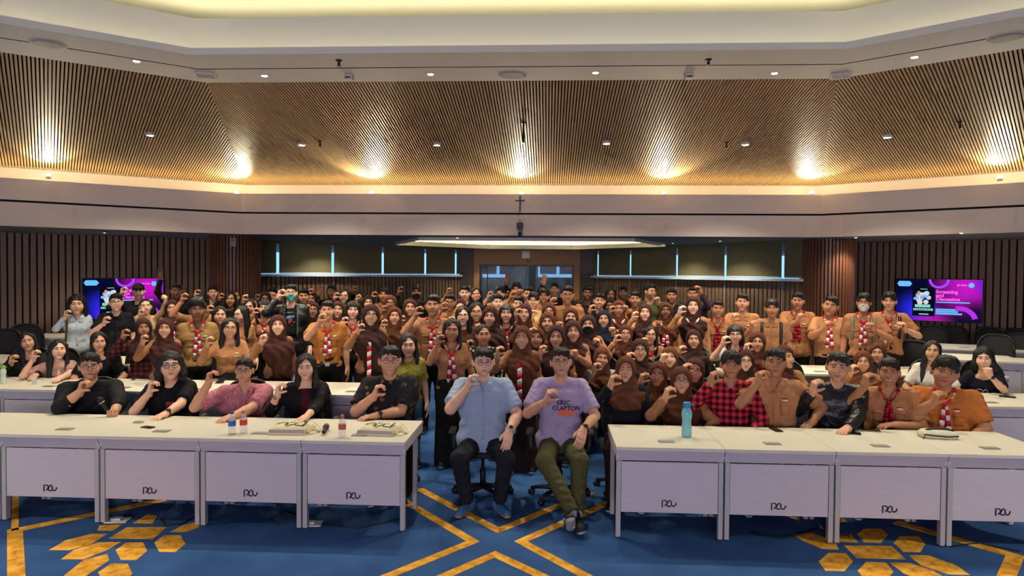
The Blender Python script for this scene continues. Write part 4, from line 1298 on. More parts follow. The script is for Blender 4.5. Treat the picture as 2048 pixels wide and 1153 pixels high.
def make_hijab(h, long=True, var=0):
    f = Fld((-.30, -.24, -.70 if long else -.42), (.30, .27, .17), h)
    f.ell((0, .022, .030), (.096, .118, .106), .02)
    f.cone((0, .02, -.02), (0, .025, -.16), .096, .085, .04, sy=1.05)
    f.cone((0, .02, -.15), (0, .03, -.27), .085, .140, .05, sy=.88)
    for s in (-1, 1): f.cone((s * .05, .03, -.20), (s * .125, .035, -.270), .072, .076, .05, sy=1.0)
    f.cone((-.045, .015, -.32), (.045, .015, -.32), .132, .132, .05, sy=.94)
    if long: f.cone((0, .0, -.34), (.02 * var, -.012, -.58), .138, .118, .05, sy=.96)
    f.fn(lambda X, Y, Z: fold(X, Y, Z, .010, 34. + 7 * var), 'add')
    f.fn(lambda X, Y, Z: .0052 * np.sin((Z + .02 * np.sin(X * 21 + var) + (.35 + .1 * var) * np.abs(X + .03 * (var - 1)) + .25 * X * (var - 1)) * 88) * np.clip((-.095 - Z) * 14, 0, 1) * np.clip((Z + .36) * 9, 0, 1) * (Y < .06), 'add')
    # face opening
    f.fn(lambda X, Y, Z: np.where(Y < .03, .098 * (1 - np.sqrt((X / .064) ** 2 + ((Z + .018) / (.098 if var != 2 else .094)) ** 2)), -1.), 'max')
    f.fn(lambda X, Y, Z: Z * 0 - .66 - Z + .0 * X + (.10 * np.abs(X) if long else 0), 'max')
    if long: f.fn(lambda X, Y, Z: -(Z + .655 - .22 * np.abs(X) - np.clip(Y, 0, 1) * .9), 'max')
    else: f.fn(lambda X, Y, Z: -(Z + .40 - .1 * np.abs(X) - np.clip(Y, 0, 1) * .4), 'max')
    return f.mesh()


GEO = {}
def geo(kind, lod):
    key = (kind, lod)
    if key not in GEO:
        if kind.startswith('hijab'): V, Q = make_hijab((.0095, .0125, .016)[lod], kind[-1] != 's', {'0': 0, '1': 1, '2': 2, 's': 0}[kind[-1]])
        else: V, Q = make_hair(kind, (.0075, .0095, .012)[lod])
        GEO[key] = tomesh('hair' if not kind.startswith('hijab') else 'hijab', V, Q)
    return GEO[key]


# glasses, masks (head space)
def glasses_mesh():
    mb = MB()
    for s in (-1, 1):
        mb.tube([(s * .031 + .0225 * math.cos(2 * math.pi * k / 14), -.1015 + .010 * abs(math.cos(2 * math.pi * k / 14)) * (1 if s * math.cos(2 * math.pi * k / 14) > 0 else 0), .010 + .0185 * math.sin(2 * math.pi * k / 14)) for k in range(16)], .0019, 5)
        mb.tube([(s * .0535, -.092, .014), (s * .072, -.055, .014), (s * .079, .01, .008)], .0018, 5)
    mb.tube([(-.009, -.103, .014), (0, -.106, .0165), (.009, -.103, .014)], .0019, 5)
    return mb.mesh('glasses', True)


def lens_mesh():
    mb = MB()
    for s in (-1, 1):
        mb.add([(s * .031 + .0212 * math.cos(2 * math.pi * k / 14), -.1008 + .009 * max(0, s * math.cos(2 * math.pi * k / 14)), .010 + .0172 * math.sin(2 * math.pi * k / 14)) for k in range(14)], [tuple(range(14))])
    return mb.mesh('lens', True)


def mask_mesh():
    f = head_field(.009); f.F -= .0075
    f.fn(lambda X, Y, Z: np.maximum(np.abs(Z + .060) - .052 + 0.9 * np.clip(np.abs(X) - .03, 0, 1), Y + .012))
    V, Q = f.mesh(); return tomesh('face_mask', V, Q)


ME_GL, ME_LN, ME_MASK = glasses_mesh(), lens_mesh(), mask_mesh()


# ---- legs: shared meshes; hips at z = 0, feet at z = -.88
def legs_mesh(kind, h):
    f = Fld((-.30, -.75, -.95), (.30, .25, .20), h)
    if kind == 'stand':
        f.cone((-.06, .03, .0), (.06, .03, .0), .122, .122, .04, sy=.92); f.cone((-.05, .03, .10), (.05, .03, .10), .105, .105, .04, sy=.9)
        for s in (-1, 1):
            f.cone((s * .085, .03, -.04), (s * .095, .02, -.44), .092, .066, .03, rip=.003); f.cone((s * .095, .02, -.44), (s * .10, .045, -.85), .064, .052, .03, rip=.003)
    elif kind == 'skirt':
        f.cone((-.06, .03, .05), (.06, .03, .05), .12, .12, .04, sy=.92); f.cone((-.05, .03, -.05), (-.08, .03, -.82), .135, .13, .05, sy=.9); f.cone((.05, .03, -.05), (.08, .03, -.82), .135, .13, .05, sy=.9)
        f.fn(lambda X, Y, Z: .007 * np.sin(np.arctan2(X, Y - .03) * 11) * np.clip((-Z) * 2, 0, 1), 'add')
    else:                     # seated
        f.cone((-.07, .03, .0), (.07, .03, .0), .125, .125, .04, sy=.95); f.cone((-.05, .03, .09), (.05, .03, .09), .108, .108, .04, sy=.92)
        for s in (-1, 1):
            f.cone((s * .09, .0, -.02), (s * .125, -.43, .0), .092, .072, .04, rip=.004); f.cone((s * .125, -.43, .0), (s * .12, -.40, -.42), .070, .056, .03, rip=.004)
    f.fn(lambda X, Y, Z: np.maximum(Z - .155, -(Z + .87)) + 0 * X, 'max')
    V, Q = f.mesh(); return tomesh('trousers', V, Q)


def shoe_mesh():
    f = Fld((-.07, -.22, -.01), (.07, .10, .13), .010)
    f.cone((0, .04, .04), (0, -.15, .03), .042, .036, .02); f.cone((0, .045, .05), (0, .045, .10), .04, .042, .02)
    f.fn(lambda X, Y, Z: -Z + .004 + 0 * X); V, Q = f.mesh()
    return tomesh('shoe', V, Q, (V[Q][:, :, 2].mean(1) < .022).astype(np.int32))


ME_LEGS = {k: legs_mesh(k, .021) for k in ('stand', 'skirt', 'seat')}
ME_SHOE = shoe_mesh()

# ---- clothing materials
SKIN = [mat('skin_%d' % i, c, .55, spec=.35, noise=.06, nscale=14) for i, c in enumerate(('E4B494', 'CE9A78', 'B27C58', '875A40'))]
M_lip = [mat('lips_%d' % i, c, .45) for i, c in enumerate(('C07A6C', 'AA6656', '8C4E40', '66402F'))]
M_eye = mat('eye_white', 'D8D2CA', .3); M_iris = mat('eye_and_brow_dark', '140D0A', .4); M_teeth = mat('teeth', 'E8E2D6', .3)
M_hair = mat('black_hair', '15110F', .38, spec=.5, bump=.5, bscale=90, stretch=(3, 3, .5))
cloth = lambda n, c, r=.85, nz=.14: mat('cloth_' + n, c, r, spec=.2, noise=nz, nscale=7, bump=.75, bscale=8.5, distort=1.6)
M_hijab = {'h': cloth('brown_hijab', '54301F', .9), 'hd': cloth('dark_hijab', '2A1B18', .9), 'hb': cloth('black_hijab', '17151A'), 'hn': cloth('navy_hijab', '1C2134')}
HIJ2 = [cloth('brown_hijab', '54301F', .9), cloth('brown_hijab_b', '5E3622', .9), cloth('brown_hijab_c', '472921', .9), cloth('brown_hijab_d', '3B2420', .9)]
TAN = [cloth('tan_uniform', 'A8744A'), cloth('tan_uniform_b', 'B27E54'), cloth('tan_uniform_c', 'A0704C')]


def plaid_nodes(a, b, c):
    def g(nt, v):
        w1 = tex(nt, 'Wave', v, 5.2, bands_direction='X'); w2 = tex(nt, 'Wave', v, 5.2, bands_direction='Z')
        r1 = ramp(nt, w1.outputs['Fac'], [(0, '000000'), (.5, 'FFFFFF')]); r2 = ramp(nt, w2.outputs['Fac'], [(0, '000000'), (.5, 'FFFFFF')])
        return mixc(nt, r2, mixc(nt, r1, a, b), mixc(nt, r1, b, c))
    return g
def batik_nodes(nt, v):
    vo = tex(nt, 'Voronoi', v, 13.); n = tex(nt, 'Noise', v, 30., Detail=3., Distortion=2.)
    return mixc(nt, ramp(nt, vo.outputs['Distance'], [(0, 'FFFFFF'), (.30, '000000')]), '1B1A1E', ramp(nt, n.outputs['Fac'], [(0, '1B1A1E'), (.47, '7A5434'), (.6, 'A8744A')]))
def pink_nodes(nt, v):
    n = tex(nt, 'Noise', v, 70., Detail=3., Distortion=3.)
    return ramp(nt, n.outputs['Fac'], [(.40, '8E3E50'), (.5, 'C06A78'), (.60, 'D9A0A6')], 'LINEAR')
def check_nodes(nt, v):
    w1 = tex(nt, 'Wave', v, 55., bands_direction='X'); w2 = tex(nt, 'Wave', v, 55., bands_direction='Z')
    return mixc(nt, .5, ramp(nt, w1.outputs['Fac'], [(0, '8596B0'), (.5, 'A3B3C8')], 'LINEAR'), ramp(nt, w2.outputs['Fac'], [(0, '8596B0'), (.5, 'A3B3C8')], 'LINEAR'))
def hound_nodes(nt, v):
    vo = tex(nt, 'Voronoi', v, 26.); return ramp(nt, vo.outputs['Distance'], [(0, 'CFC9BC'), (.36, '15151A')])
def camo_nodes(nt, v):
    n = tex(nt, 'Noise', v, 9.); return ramp(nt, n.outputs['Fac'], [(0, '1E1E1C'), (.5, '35352E'), (.6, '5A5648')])


TOPS = {  # material, long sleeve
    'black_jacket': (cloth('black_jacket', '19191A', .8), 1), 'black_tee': (cloth('black_tee', '131315'), 0), 'pinkbatik': (pattern('pink_batik', .8, pink_nodes), 0), 'blazer': (cloth('black_blazer', '141416', .8), 1),
    'darkbatik': (pattern('dark_batik', .8, batik_nodes), 0), 'blueshirt': (pattern('blue_check', .8, check_nodes), 0), 'lilac': (cloth('lilac_tee', 'A797B5', .85, .04), 0), 'black_sweater': (cloth('black_sweater', '15151A'), 1),
    'tanL': (TAN[0], 1), 'tan': (TAN[0], 0), 'tanO': (cloth('orange_tan', 'B47636'), 0), 'orange': (cloth('orange_uniform', 'B46A30'), 0), 'khaki': (cloth('khaki_uniform', '9C7A48'), 0),
    'plaid': (pattern('red_plaid', .85, plaid_nodes('16090B', '8C1220', 'C8324A')), 1), 'plaid_dark': (pattern('dark_plaid', .85, plaid_nodes('120A0C', '3E1218', '6A1E28')), 1), 'black_leather': (mat('black_leather', '17181A', .38, bump=.5, bscale=14), 1),
    'dark': (cloth('dark_top', '1C1A1B'), 1), 'pink': (cloth('pale_pink', 'A88478'), 0), 'white': (cloth('white_shirt', 'B9C4CC', .8, .04), 1), 'whiteS': (cloth('white_top', 'C9C4B8', .8, .04), 0), 'black_polo': (cloth('black_polo', '161618'), 0),
    'cream': (cloth('cream_top', 'CFAE78'), 1), 'greyL': (pattern('grey_green_jacket', .85, camo_nodes), 1), 'maroon': (cloth('maroon_top', '5A1820'), 1), 'brownL': (cloth('dark_brown_top', '4E2E22'), 1), 'navyL': (cloth('navy_top', '191E33'), 1),
    'olive': (cloth('olive_tee', 'A39A40'), 0), 'green': (cloth('green_jacket', '4A5230'), 1), 'purpleL': (cloth('purple_jacket', '3A2C3C'), 1), 'houndstooth': (pattern('houndstooth', .85, hound_nodes), 1), 'hoodie': (cloth('pale_hoodie', 'A9B0A0'), 1),
    'navytee': (cloth('navy_tee', '14161F'), 0)}
M_trouser = cloth('dark_trousers', '1B1917'); M_skirt = cloth('dark_brown_skirt', '2B1B16'); M_olivepant = cloth('olive_trousers', '4F4E2C'); M_greypant = cloth('charcoal_trousers', '1E2024'); M_jeans = cloth('blue_jeans', '5C7C9A')
M_red = cloth('scarf_red', 'B8192C', .8, .04); M_scwhite = cloth('scarf_white', 'D6CFCA', .8, .03); M_dred = cloth('scarf_dark_red', '7E1824', .8, .04)
M_shoe = mat('black_shoe', '111112', .5); M_sole = mat('white_sole', 'B8B4AA', .6)
M_lensg = clear(mat('spectacle_lens', 'EDF2F6', .03, spec=.5), .10)
M_glass_frame = mat('glasses_frame', '1A1614', .35)

PEOPLE = """
180 706 758 6.70 m black_jacket 1 169,768 L:212,826 g|person in black jacket and glasses holding a microphone, leftmost at front desks
341 703 759 6.70 fs black_tee 0 308,768 L:290,846 g,wl,logo|person in black tee with small red emblem, seated second from left at front desks
489 716 763 6.70 m pinkbatik 1 424,752 L:436,843 g,col|person in pink patterned shirt and blue-rimmed glasses at front desk
612 709 759 6.70 f blazer 0 563,773 L:610,836 sm,wr|person in black blazer over maroon top at front desk
780 692 750 6.70 m darkbatik 1 757,775 L:752,832 g,sm,wl,col|person in dark floral short-sleeved shirt and glasses at the desk beside aisle
967 695 750 6.45 m blueshirt 0 944,757 L:1018,866 g,col,wl,front|person in light blue checked shirt and dark trousers on aisle chair
1122 695 750 6.45 m lilac 1 1101,786 L:1166,862 g,wl,front,cross|person in lilac tee with printed lettering and olive trousers on aisle chair
1252 712 762 6.70 h black_sweater 1 1228,758 - -|person in brown hijab and black sweater at front desk end beside aisle
1363 733 785 6.70 h tanL 1 1338,782 - g|person in brown hijab and round glasses seated behind the turquoise bottle
1462 702 756 6.70 mc plaid 2 1429,752 - col|person in red and black plaid shirt over tan uniform at front desk
1550 697 751 6.70 m tan 2 1524,750 L:1625,845 col,pk,badge|person in tan uniform with white name badge, right of the red plaid shirt
1677 704 760 6.70 m black_leather 1 1634,768 L:1690,862 -|person in shiny black jacket seated at right front desk
1779 716 768 6.70 m tan 2 1737,756 L:1795,850 sm,col,pk,dsc|person in tan uniform with dark red neckerchief between black jacket and orange uniform
1891 710 773 6.70 mt orange 2 1876,790 - col,pk,sc,tl|person in orange tan uniform and neckerchief behind the cream pouch
55 664 701 8.23 f dark 1 29,714 L:30,788 tr|person in dark vest, chin lifted, leftmost at the second-row desks
117 680 716 8.17 f pink 0 73,706 L:105,764 -|person in pale pink blouse leaning an arm on second-row desk
198 664 704 8.20 f black_tee 1 - - -|person in black top behind the one holding a microphone
154 589 629 9.50 fs white 0 137,622 - col|person in white shirt with shoulder bag, standing leftmost
232 587 623 9.50 m black_polo 0 214,636 - g,col|person in black polo and glasses standing before the left screen
277 567 598 10.25 cap dark 0 248,580 - -|person in dark top and black cap, tallest before the left screen
291 597 626 9.95 bun cream 0 284,621 L:333,583 sm,bandl|person in cream top, one hand at face, other arm up with black wristband
344 599 626 9.90 h tanL 1 - - sc|person in brown hijab and red-white scarf behind the arm with black wristband
354 566 598 11.60 m dark 3 326,548 - -|person in dark clothes at back wall, arm raised beside left screen
398 592 622 9.30 m tan 2 369,592 - -|person in tan uniform raising a forearm just behind the khaki scout
395 594 647 8.47 mt khaki 3 - - sc,col,pk|person in khaki shirt with long red and white neckerchief, arms down
287 636 667 8.43 h plaid_dark 2 252,664 - -|person in brown hijab and dark red plaid shirt, standing at left
330 636 671 8.12 h tanL 1 291,674 - sm|person in brown hijab with open curved hand, left of the khaki scout
426 571 597 11.20 m dark 1 395,584 - -|person in dark top with curved hand in front of left column
461 585 612 10.90 f dark 2 443,590 - -|person in dark top by left column, second in from its front
472 580 603 11.90 f dark 1 456,615 - -|person in dark clothes almost hidden behind others beside left column
440 613 648 8.87 f tanL 1 421,614 - -|person in tan uniform looking down, hand above brow, right of khaki scout
482 612 640 9.27 f tanL 0 - - g,yl|person in tan uniform and glasses turned to the left
497 598 625 10.10 f greyL 1 492,592 - -|person with grey-green sleeve raised, behind the glasses wearer turned left
507 596 624 10.50 f dark 2 - - sm|person in dark top, left of neckerchief wearer beside the green mask
528 600 627 9.70 fb tanL 1 512,619 - sc,sm|person in tan uniform and neckerchief just left of the green mask
530 583 607 11.10 hd dark 3 515,592 - -|person in dark hijab at the back, left of the green mask
545 576 598 11.80 m dark 1 548,590 - -|person at back wall hidden by own hand, left of green mask
460 636 677 8.33 f tanL 1 421,678 - g,sm,pk|person in tan shirt and glasses standing behind the pink patterned shirt
556 629 671 8.35 h tanL 0 528,672 - sm|person in long brown hijab standing between pink shirt and black blazer
582 569 603 9.30 m black_leather 0 562,586 - g,mg,print|person in black jacket and printed tee wearing green face mask
608 578 606 10.60 m dark 2 - - -|person in dark top just right of the green mask
626 603 626 10.10 h dark 2 614,614 - g|person in dark hijab and glasses between green mask and belted scout
622 583 603 11.40 hd maroon 2 622,580 - -|person with dark red sleeve at the back, right of green mask
663 570 592 12.00 m dark 3 641,583 - -|person in dark clothes at back wall with open raised hand, left of centre
655 602 640 8.40 m tanO 1 644,633 - sc,col,pk,belt|person in orange tan uniform, belt and neckerchief, curved hand over mouth
688 578 602 10.90 f dark 1 673,589 - g,sm|person in dark top and glasses at back, right above the belted scout
676 602 629 9.60 h dark 1 - - sm|person in dark hijab close behind the belted scout's shoulder
706 602 636 9.00 fb tan 0 690,638 - sc|person in tan uniform and neckerchief, between belted scout and striped scarf
737 590 612 10.60 hd dark 1 718,592 - sm|person in black hijab making a finger circle in the back rows
718 583 603 11.90 f dark 3 710,575 - -|person at back wall mostly hidden, hand raised high above finger circle
767 575 600 11.30 mc tan 2 748,588 - sm|person in tan shirt at back wall above the striped scarf wearer
781 590 615 10.40 h tanL 2 768,614 - g|person in brown hijab and glasses, mouth hidden by curved hand, back rows
789 613 643 8.90 h tanL 1 769,643 - sm|person in long dark brown hijab, right of the striped scarf wearer
742 608 652 8.35 h tanL 1 722,651 - g,sm,lsc|person in brown hijab, glasses and long striped hanging scarf, left of centre
820 597 627 9.70 h tanL 1 804,634 - sm|person in brown hijab leaning left of the scout with forearm across
833 570 598 11.60 mc dark 3 801,578 - mb|person in dark face mask at back wall with raised arm
866 590 632 8.50 m tan 2 837,619 - sc,col,pk|person in tan uniform and neckerchief with forearm across, left of centre
900 588 621 9.60 m tan 2 888,610 - g,col|person in tan uniform and glasses, hand in front of face, left of centre
893 590 612 11.00 m tan 2 905,567 - -|person hidden behind glasses-wearing scout, arm raised high
930 571 600 10.60 m dark 0 - - -|person in dark collar below the brown panel left of glass door
940 590 610 11.80 m dark 1 938,566 - -|person hidden behind others, hand raised against panel left of door
952 575 600 11.13 f dark 1 955,592 - -|person in dark top at the left edge of the glass door
920 597 618 10.20 h tanL 0 918,612 - -|person in brown hijab with hand over face, left of glass door
926 613 650 8.75 f brownL 0 903,637 - g,sm|person in brown top and purple-tinted glasses, centre
953 605 643 9.15 f brownL 1 956,650 - g,sm|person in brown top and glasses, right of purple-tinted glasses
904 638 682 7.36 f tan 2 881,675 - sc,sm,elb|person in tan shirt and neckerchief standing left of the light blue shirt
817 667 713 7.35 f olive 0 - - -|person in olive yellow tee and jeans behind the dark floral shirt
1000 573 596 11.37 mc tan 1 980,587 - -|person in tan shirt at left half of glass door, finger circle at side
996 589 618 9.90 m tan 0 - - -|person in tan shirt looking down, below the left half of glass door
1033 565 594 11.06 mc tan 2 1025,588 L:1043,584 -|person hiding face behind both hands at glass door
1057 573 600 10.69 m tan 1 - - -|person in tan shirt, right of the one hiding behind both hands
1020 575 595 12.20 m dark 3 1020,553 - -|person hidden in front of glass door with arm raised highest
1067 584 614 9.83 mc cream 0 1065,624 - g,sm|person in light yellow shirt and round glasses, finger circle, centre
1088 576 605 10.35 mc tan 2 - - g,sm|person in tan shirt and glasses before right half of glass door
1109 566 591 12.40 m dark 1 1091,561 - -|person in dark shirt at glass door beside raised open hand
1037 592 622 9.46 m tan 1 - - -|person in tan uniform, face tilted, below those hiding at the door
1013 608 645 8.64 fb brownL 1 - - sc,sm|person in brown uniform with neckerchief at centre, arms down
980 612 653 8.26 h brownL 1 - - sm|person in brown hijab at centre, left of neckerchief wearer
1049 607 634 9.06 h tanL 1 1037,621 - sm|person in brown hijab with hand beside cheek, left of light yellow shirt
1095 624 658 8.50 h brownL 1 - L:1116,646 sm|person in brown hijab with left fist raised, centre
1098 605 632 9.35 h tanL 1 - - -|person in brown hijab showing mainly eyes behind the raised fist
1135 571 608 9.90 m tan 2 1106,600 - g,sm,col|person in tan uniform and glasses, tallest before the door frame right side
1175 572 597 11.42 m dark 3 - - sm|person in dark jacket standing at brown panel right of glass door
1199 586 613 10.36 m dark 1 1184,614 - sm|person in dark shirt with curved hand, right of door
1157 599 620 10.65 hd dark 2 - - -|person in small dark hijab between tallest scout and dark jacket
1221 576 600 11.73 f dark 3 - - -|person in dark top at back wall right of brown panel
1246 572 596 12.07 m dark 3 - - -|person in dark clothes at back wall behind the heart gesture
1220 596 614 11.18 hd dark 3 - - -|person in dark hijab almost hidden, left of the heart gesture
1142 615 646 8.90 h brownL 1 - - mb|person in brown hijab and black face mask, hands hidden, below tallest scout
1177 629 660 8.51 h tanL 1 - L:1194,680 mb|person in brown hijab and black face mask with open C hand
1208 620 650 9.68 hn navyL 1 - L:1222,657 sm|person in navy hijab with fist at chest
1238 600 626 10.03 h brownL 2 1225,615 L:1251,614 sc|person in brown hijab making a heart with both hands
1270 583 611 10.35 m tanO 2 - - sm,col|person in orange tan shirt standing left of the green jacket
1300 568 595 11.00 m green 1 - L:1312,598 g,yr|person in green jacket and glasses turned to the right
1290 607 636 9.65 h tanL 0 1271,627 - -|person in long dark hijab with tan sleeve, below the green jacket
1343 577 602 11.26 m greyL 2 - - -|person in grey jacket at back wall, right of green jacket
1332 604 633 9.91 h tanL 3 1319,645 - sc|person in dark hijab with crossed red and white scarf
1386 593 621 9.31 h tanL 0 1364,617 - sc|person in brown hijab, tan uniform and folded scarf, right of grey jacket
1386 573 600 10.94 m purpleL 2 - L:1397,577 -|person in dark purple jacket at back wall, hand to head
1436 600 631 9.50 m tan 2 - - dsc,col,pk|person in tan uniform and red neckerchief, arms down, left of curved hand scout
1485 588 620 9.68 m tan 1 1470,632 - col,pk|person in open tan shirt, curved hand at chest, standing right of centre
1544 598 633 9.38 mc tan 2 1508,647 - bp,col|person in open tan shirt with black backpack straps, left of right column
1596 585 618 9.80 m tan 2 1600,632 - dsc,col,pk,unt|person in untucked tan shirt with hand at neckerchief, left of right column
1661 592 630 9.57 m tan 2 1655,646 - sc,col,belt,tl|person in tan uniform and belt, fingers at chest, before right column
1728 586 623 9.30 mc tan 2 - L:1743,650 g,mw,sc,col,pk,bp2|person in tan uniform wearing white face mask
1779 583 621 9.57 mc tan 1 - L:1805,648 sc,col,pk,bp|person in tan uniform with black backpack straps beside right screen
967 649 689 7.64 tied houndstooth 2 940,684 - sm|person in black and white patterned sleeves behind the light blue shirt
1044 651 695 7.25 h tanL 1 1001,698 - sm,lsc|person in brown hijab and tan sleeves between the two aisle chairs
1073 654 683 8.00 h brownL 1 1065,661 - g|person in small brown hijab and glasses just above lilac tee
1113 650 690 7.50 h tanL 1 1086,695 - sm|person in brown hijab resting fist at chin above the lilac tee
1147 640 684 7.87 h tanL 1 - L:1146,700 sm|person in brown hijab with hand over the lilac tee wearer's head
1204 694 734 8.11 h hoodie 1 1193,731 - sm,tl|person in brown hijab with pale hoodie sleeves beside second-row desk
1251 649 681 9.36 h tanL 1 1235,674 - g|person in brown hijab and glasses with tan arm, below heart gesture
1280 677 721 8.08 h brownL 1 1260,710 - g,sm|person in brown hijab and glasses directly above the black sweater wearer
1301 652 683 9.06 f tan 1 1287,681 - g,sc|person in tan uniform and glasses looking sideways, right of heart gesture
1340 693 729 8.26 h tanL 0 1329,712 - sm|person in brown hijab peering through curled hand
1316 723 768 7.05 h brownL 2 1288,753 - g|person in brown hijab and glasses left of turquoise bottle, hand open
1387 659 696 8.90 h greyL 1 1364,697 - -|person in brown hijab and grey-green jacket behind the pink bottle
1390 716 754 7.12 h tanL 1 1374,734 - g,sm|person in brown hijab and glasses, hand on cheek, left of plaid shirt
1471 650 684 8.75 fb whiteS 0 1451,678 - g,sm,dsc|person in white shirt, glasses and maroon scarf, above the plaid shirt
1515 663 699 8.39 h brownL 1 1496,692 - -|person in brown hijab below the backpack straps, curved hand
1492 699 735 8.08 h tanL 0 - - g,sm|person in dark hijab and glasses between plaid shirt and name badge
1570 690 735 8.08 h tanL 1 - - yr|person in brown hijab turned away behind the name badge wearer
1727 701 741 8.20 h tanL 1 1707,736 - sm|person in dark brown hijab with curved hand, right of shiny black jacket
1755 685 722 8.55 h brownL 1 - - -|person in brown hijab partly hidden at right behind another hijab
1865 682 718 8.20 f whiteS 1 - - sm|person in white top behind the orange uniform at right
1968 694 737 8.20 fs navytee 0 - L:1972,737 sm,wl|person in navy tee with white letters, chin on fist, rightmost
"""


def unit(v): v = np.array(v, float); return v / (np.linalg.norm(v) + 1e-9)


def person(idx, line):
    spec, label = line.split('|')
    t = spec.split(); fx, top, chin, Y = map(float, t[:4]); hair, topc, skin = t[4], t[5], int(t[6])
    flags = set(t[9].split(',')); rg = random.Random(idx * 7 + 1)
    lod = 0 if Y < 6.9 else (1 if Y < 8.9 else 2)
    P = atY(fx, top, Y); fz = floor_z(Y); H = P[2] - fz
    hij = hair[0] == 'h'; fem = hij or hair[0] == 'f' or hair in ('bun', 'tied')
    hm = .262 if hij else {'mt': .285, 'mc': .270, 'cap': .258}.get(hair, .252)
    hs = min(max(1.05 * (chin - top) * Y / F / hm, .97), 1.14)
    seated = H < 1.42 or 'front' in flags or Y < 6.9
    if idx in (65, 107): seated = False
    phi = math.atan2(CAM[0] - P[0], Y) * (.85 if lod == 0 else 1)
    root = tag(empty('person', (P[0], Y, fz), phi), label, 'person')
    topoff = {'mt': .150, 'mc': .136, 'cap': .132}.get(hair, .130) if not hij else .137
    zc = H - topoff * hs                                    # head centre above the floor
    bs = (.94 if fem else 1.0) * (1.07 if lod == 0 else 1.0) * (min(1.05, max(.9, H / 1.66)) if not seated else 1.0)
    fat = {0: 1.28, 1: 1.18, 2: 1.12, 3: 1.05, 4: 1.2, 5: 1.18, 6: 1.08, 10: 1.12, 11: 1.12, 12: 1.08, 13: 1.38, 103: 1.12}.get(idx, 1.0)
    ca, sa = math.cos(-phi), math.sin(-phi)
    def loc(w):
        d = np.array(w) - np.array([P[0], Y, fz]); return np.array([d[0] * ca - d[1] * sa, d[0] * sa + d[1] * ca, d[2]])
    shw = (.150 if fem else .170) * bs * (1 + (fat - 1) * .6)
    zsh = zc - .07 * hs - .150 * bs
    # hips: lower limit on the chair seat
    zhip = zc - .07 * hs - .63 * bs
    lean = 0.
    if seated:
        want = .50
        if zhip < want:                                      # leans forward over the desk
            lean = min(.26, math.sqrt(max(0, (.63 * bs) ** 2 - max(.30, (zc - .07 * hs - want)) ** 2)) * .6); zhip = max(zhip, want - .03)
    hb = np.array([0, .02 + lean, zhip])                      # pelvis
    nk = np.array([0, .045, zsh + .05 * bs])
    # arms
    arms = []
    L1, L2 = .285 * bs, .245 * bs
    for side, tok in ((-1, t[7]), (1, t[8])):
        S = np.array([side * shw, .045, zsh]); kind = None
        tok = tok.replace('L:', '')
        if tok != '-':
            hx, hy = map(float, tok.split(','))
            desk = Y < 6.9 and side == 1 and idx not in (5, 6)
            if desk: Wp = loc(atZ(hx, hy, .779)); kind = 'rest'
            elif idx in (14, 15) and side == 1: Wp = loc(atZ(hx, hy, .79 + floor_z(7.6))); kind = 'rest'
            elif idx in (5, 6) and side == 1: Wp = loc(atY(hx, hy, Y - .30)); kind = 'lap'
            else:
                Wp = loc(atY(hx, hy, Y - (.20 if abs(hx - fx) > .10 * F / Y else .26))); kind = 'c'
                Wp = Wp - np.array([side * -.032 * 1, 0, .072]) * hs
            if kind == 'c' and side == 1 and idx in (90, 79, 110, 126, 93): kind = 'fist'
            if kind == 'c' and idx in (43, 74, 22, 71): kind = 'open'
            if kind == 'c' and idx in (48, 72, 67, 58, 62, 115, 61): kind = 'o'
            if idx == 0 and side == 1: Wp = loc(atY(hx + 16, hy + 8, 6.33)); kind = 'grip'
        elif seated: Wp = np.array([side * .15, -.24 + lean * .3, max(zhip + .13, zsh - .42)]); kind = 'lap'
        else: Wp = np.array([side * (shw + .075), .0, zsh - (L1 + L2) * .97]); kind = 'hang'
        d = Wp - S; D = np.linalg.norm(d); mx = (L1 + L2) * .985
        if D > mx:
            if kind == 'rest':                               # keep the hand on the desk top, only nearer
                hr = math.sqrt(max(.01, mx * mx - d[2] * d[2])); hd = math.hypot(d[0], d[1])
                Wp = S + np.array([d[0] * hr / hd, d[1] * hr / hd, d[2]])
            else: Wp = S + d * mx / D
            d = Wp - S; D = np.linalg.norm(d)
        if D < .14: Wp = S + d * .14 / D; D = .14
        dn = (Wp - S) / D
        a = (L1 * L1 - L2 * L2 + D * D) / (2 * D); hgt = math.sqrt(max(0, L1 * L1 - a * a))
        pole = np.array([side * .75, -.15, -1.0]) if kind in ('c', 'o', 'open', 'fist') else (np.array([side * .85, .25, -.6]) if kind in ('rest', 'lap', 'grip') else np.array([side * .3, 1., 0]))
        if 'elb' in flags: pole = np.array([side * .5, -.2, -1.])
        pole = pole - dn * (pole @ dn); pole = unit(pole)
        E = S + dn * a + pole * hgt
        if Y < 6.9 and idx not in (5, 6) and E[2] < .80: E[2] = .80 if E[1] < -.12 else max(E[2], .74)
        arms.append((side, S, E, Wp, kind))
    # ---- skin: neck, chest, arms; then head and hands joined to the same mesh
    h = (.0125, .0160, .0200)[lod]
    pts = [np.array([0, 0, zc]), nk, hb] + [q for a in arms for q in a[1:4]]
    lo = np.min(pts, 0) - .20; hi = np.max(pts, 0) + .16
    long = TOPS[topc][1]
    fb = Fld(lo, hi, h)
    fb.cone((0, .035, zc - .05 * hs), nk, .050 * hs, .058 * bs, .02)
    fb.cone((-.09 * bs, .05, zsh + .01), (.09 * bs, .05, zsh + .01), .062 * bs, .062 * bs, .03)
    fb.cone(nk - np.array([0, -.01, .14]), hb, .066 * bs, .066 * bs, .03)
    ak = 1.0 if fem else 1.08
    ak *= 1 + (fat - 1) * .8
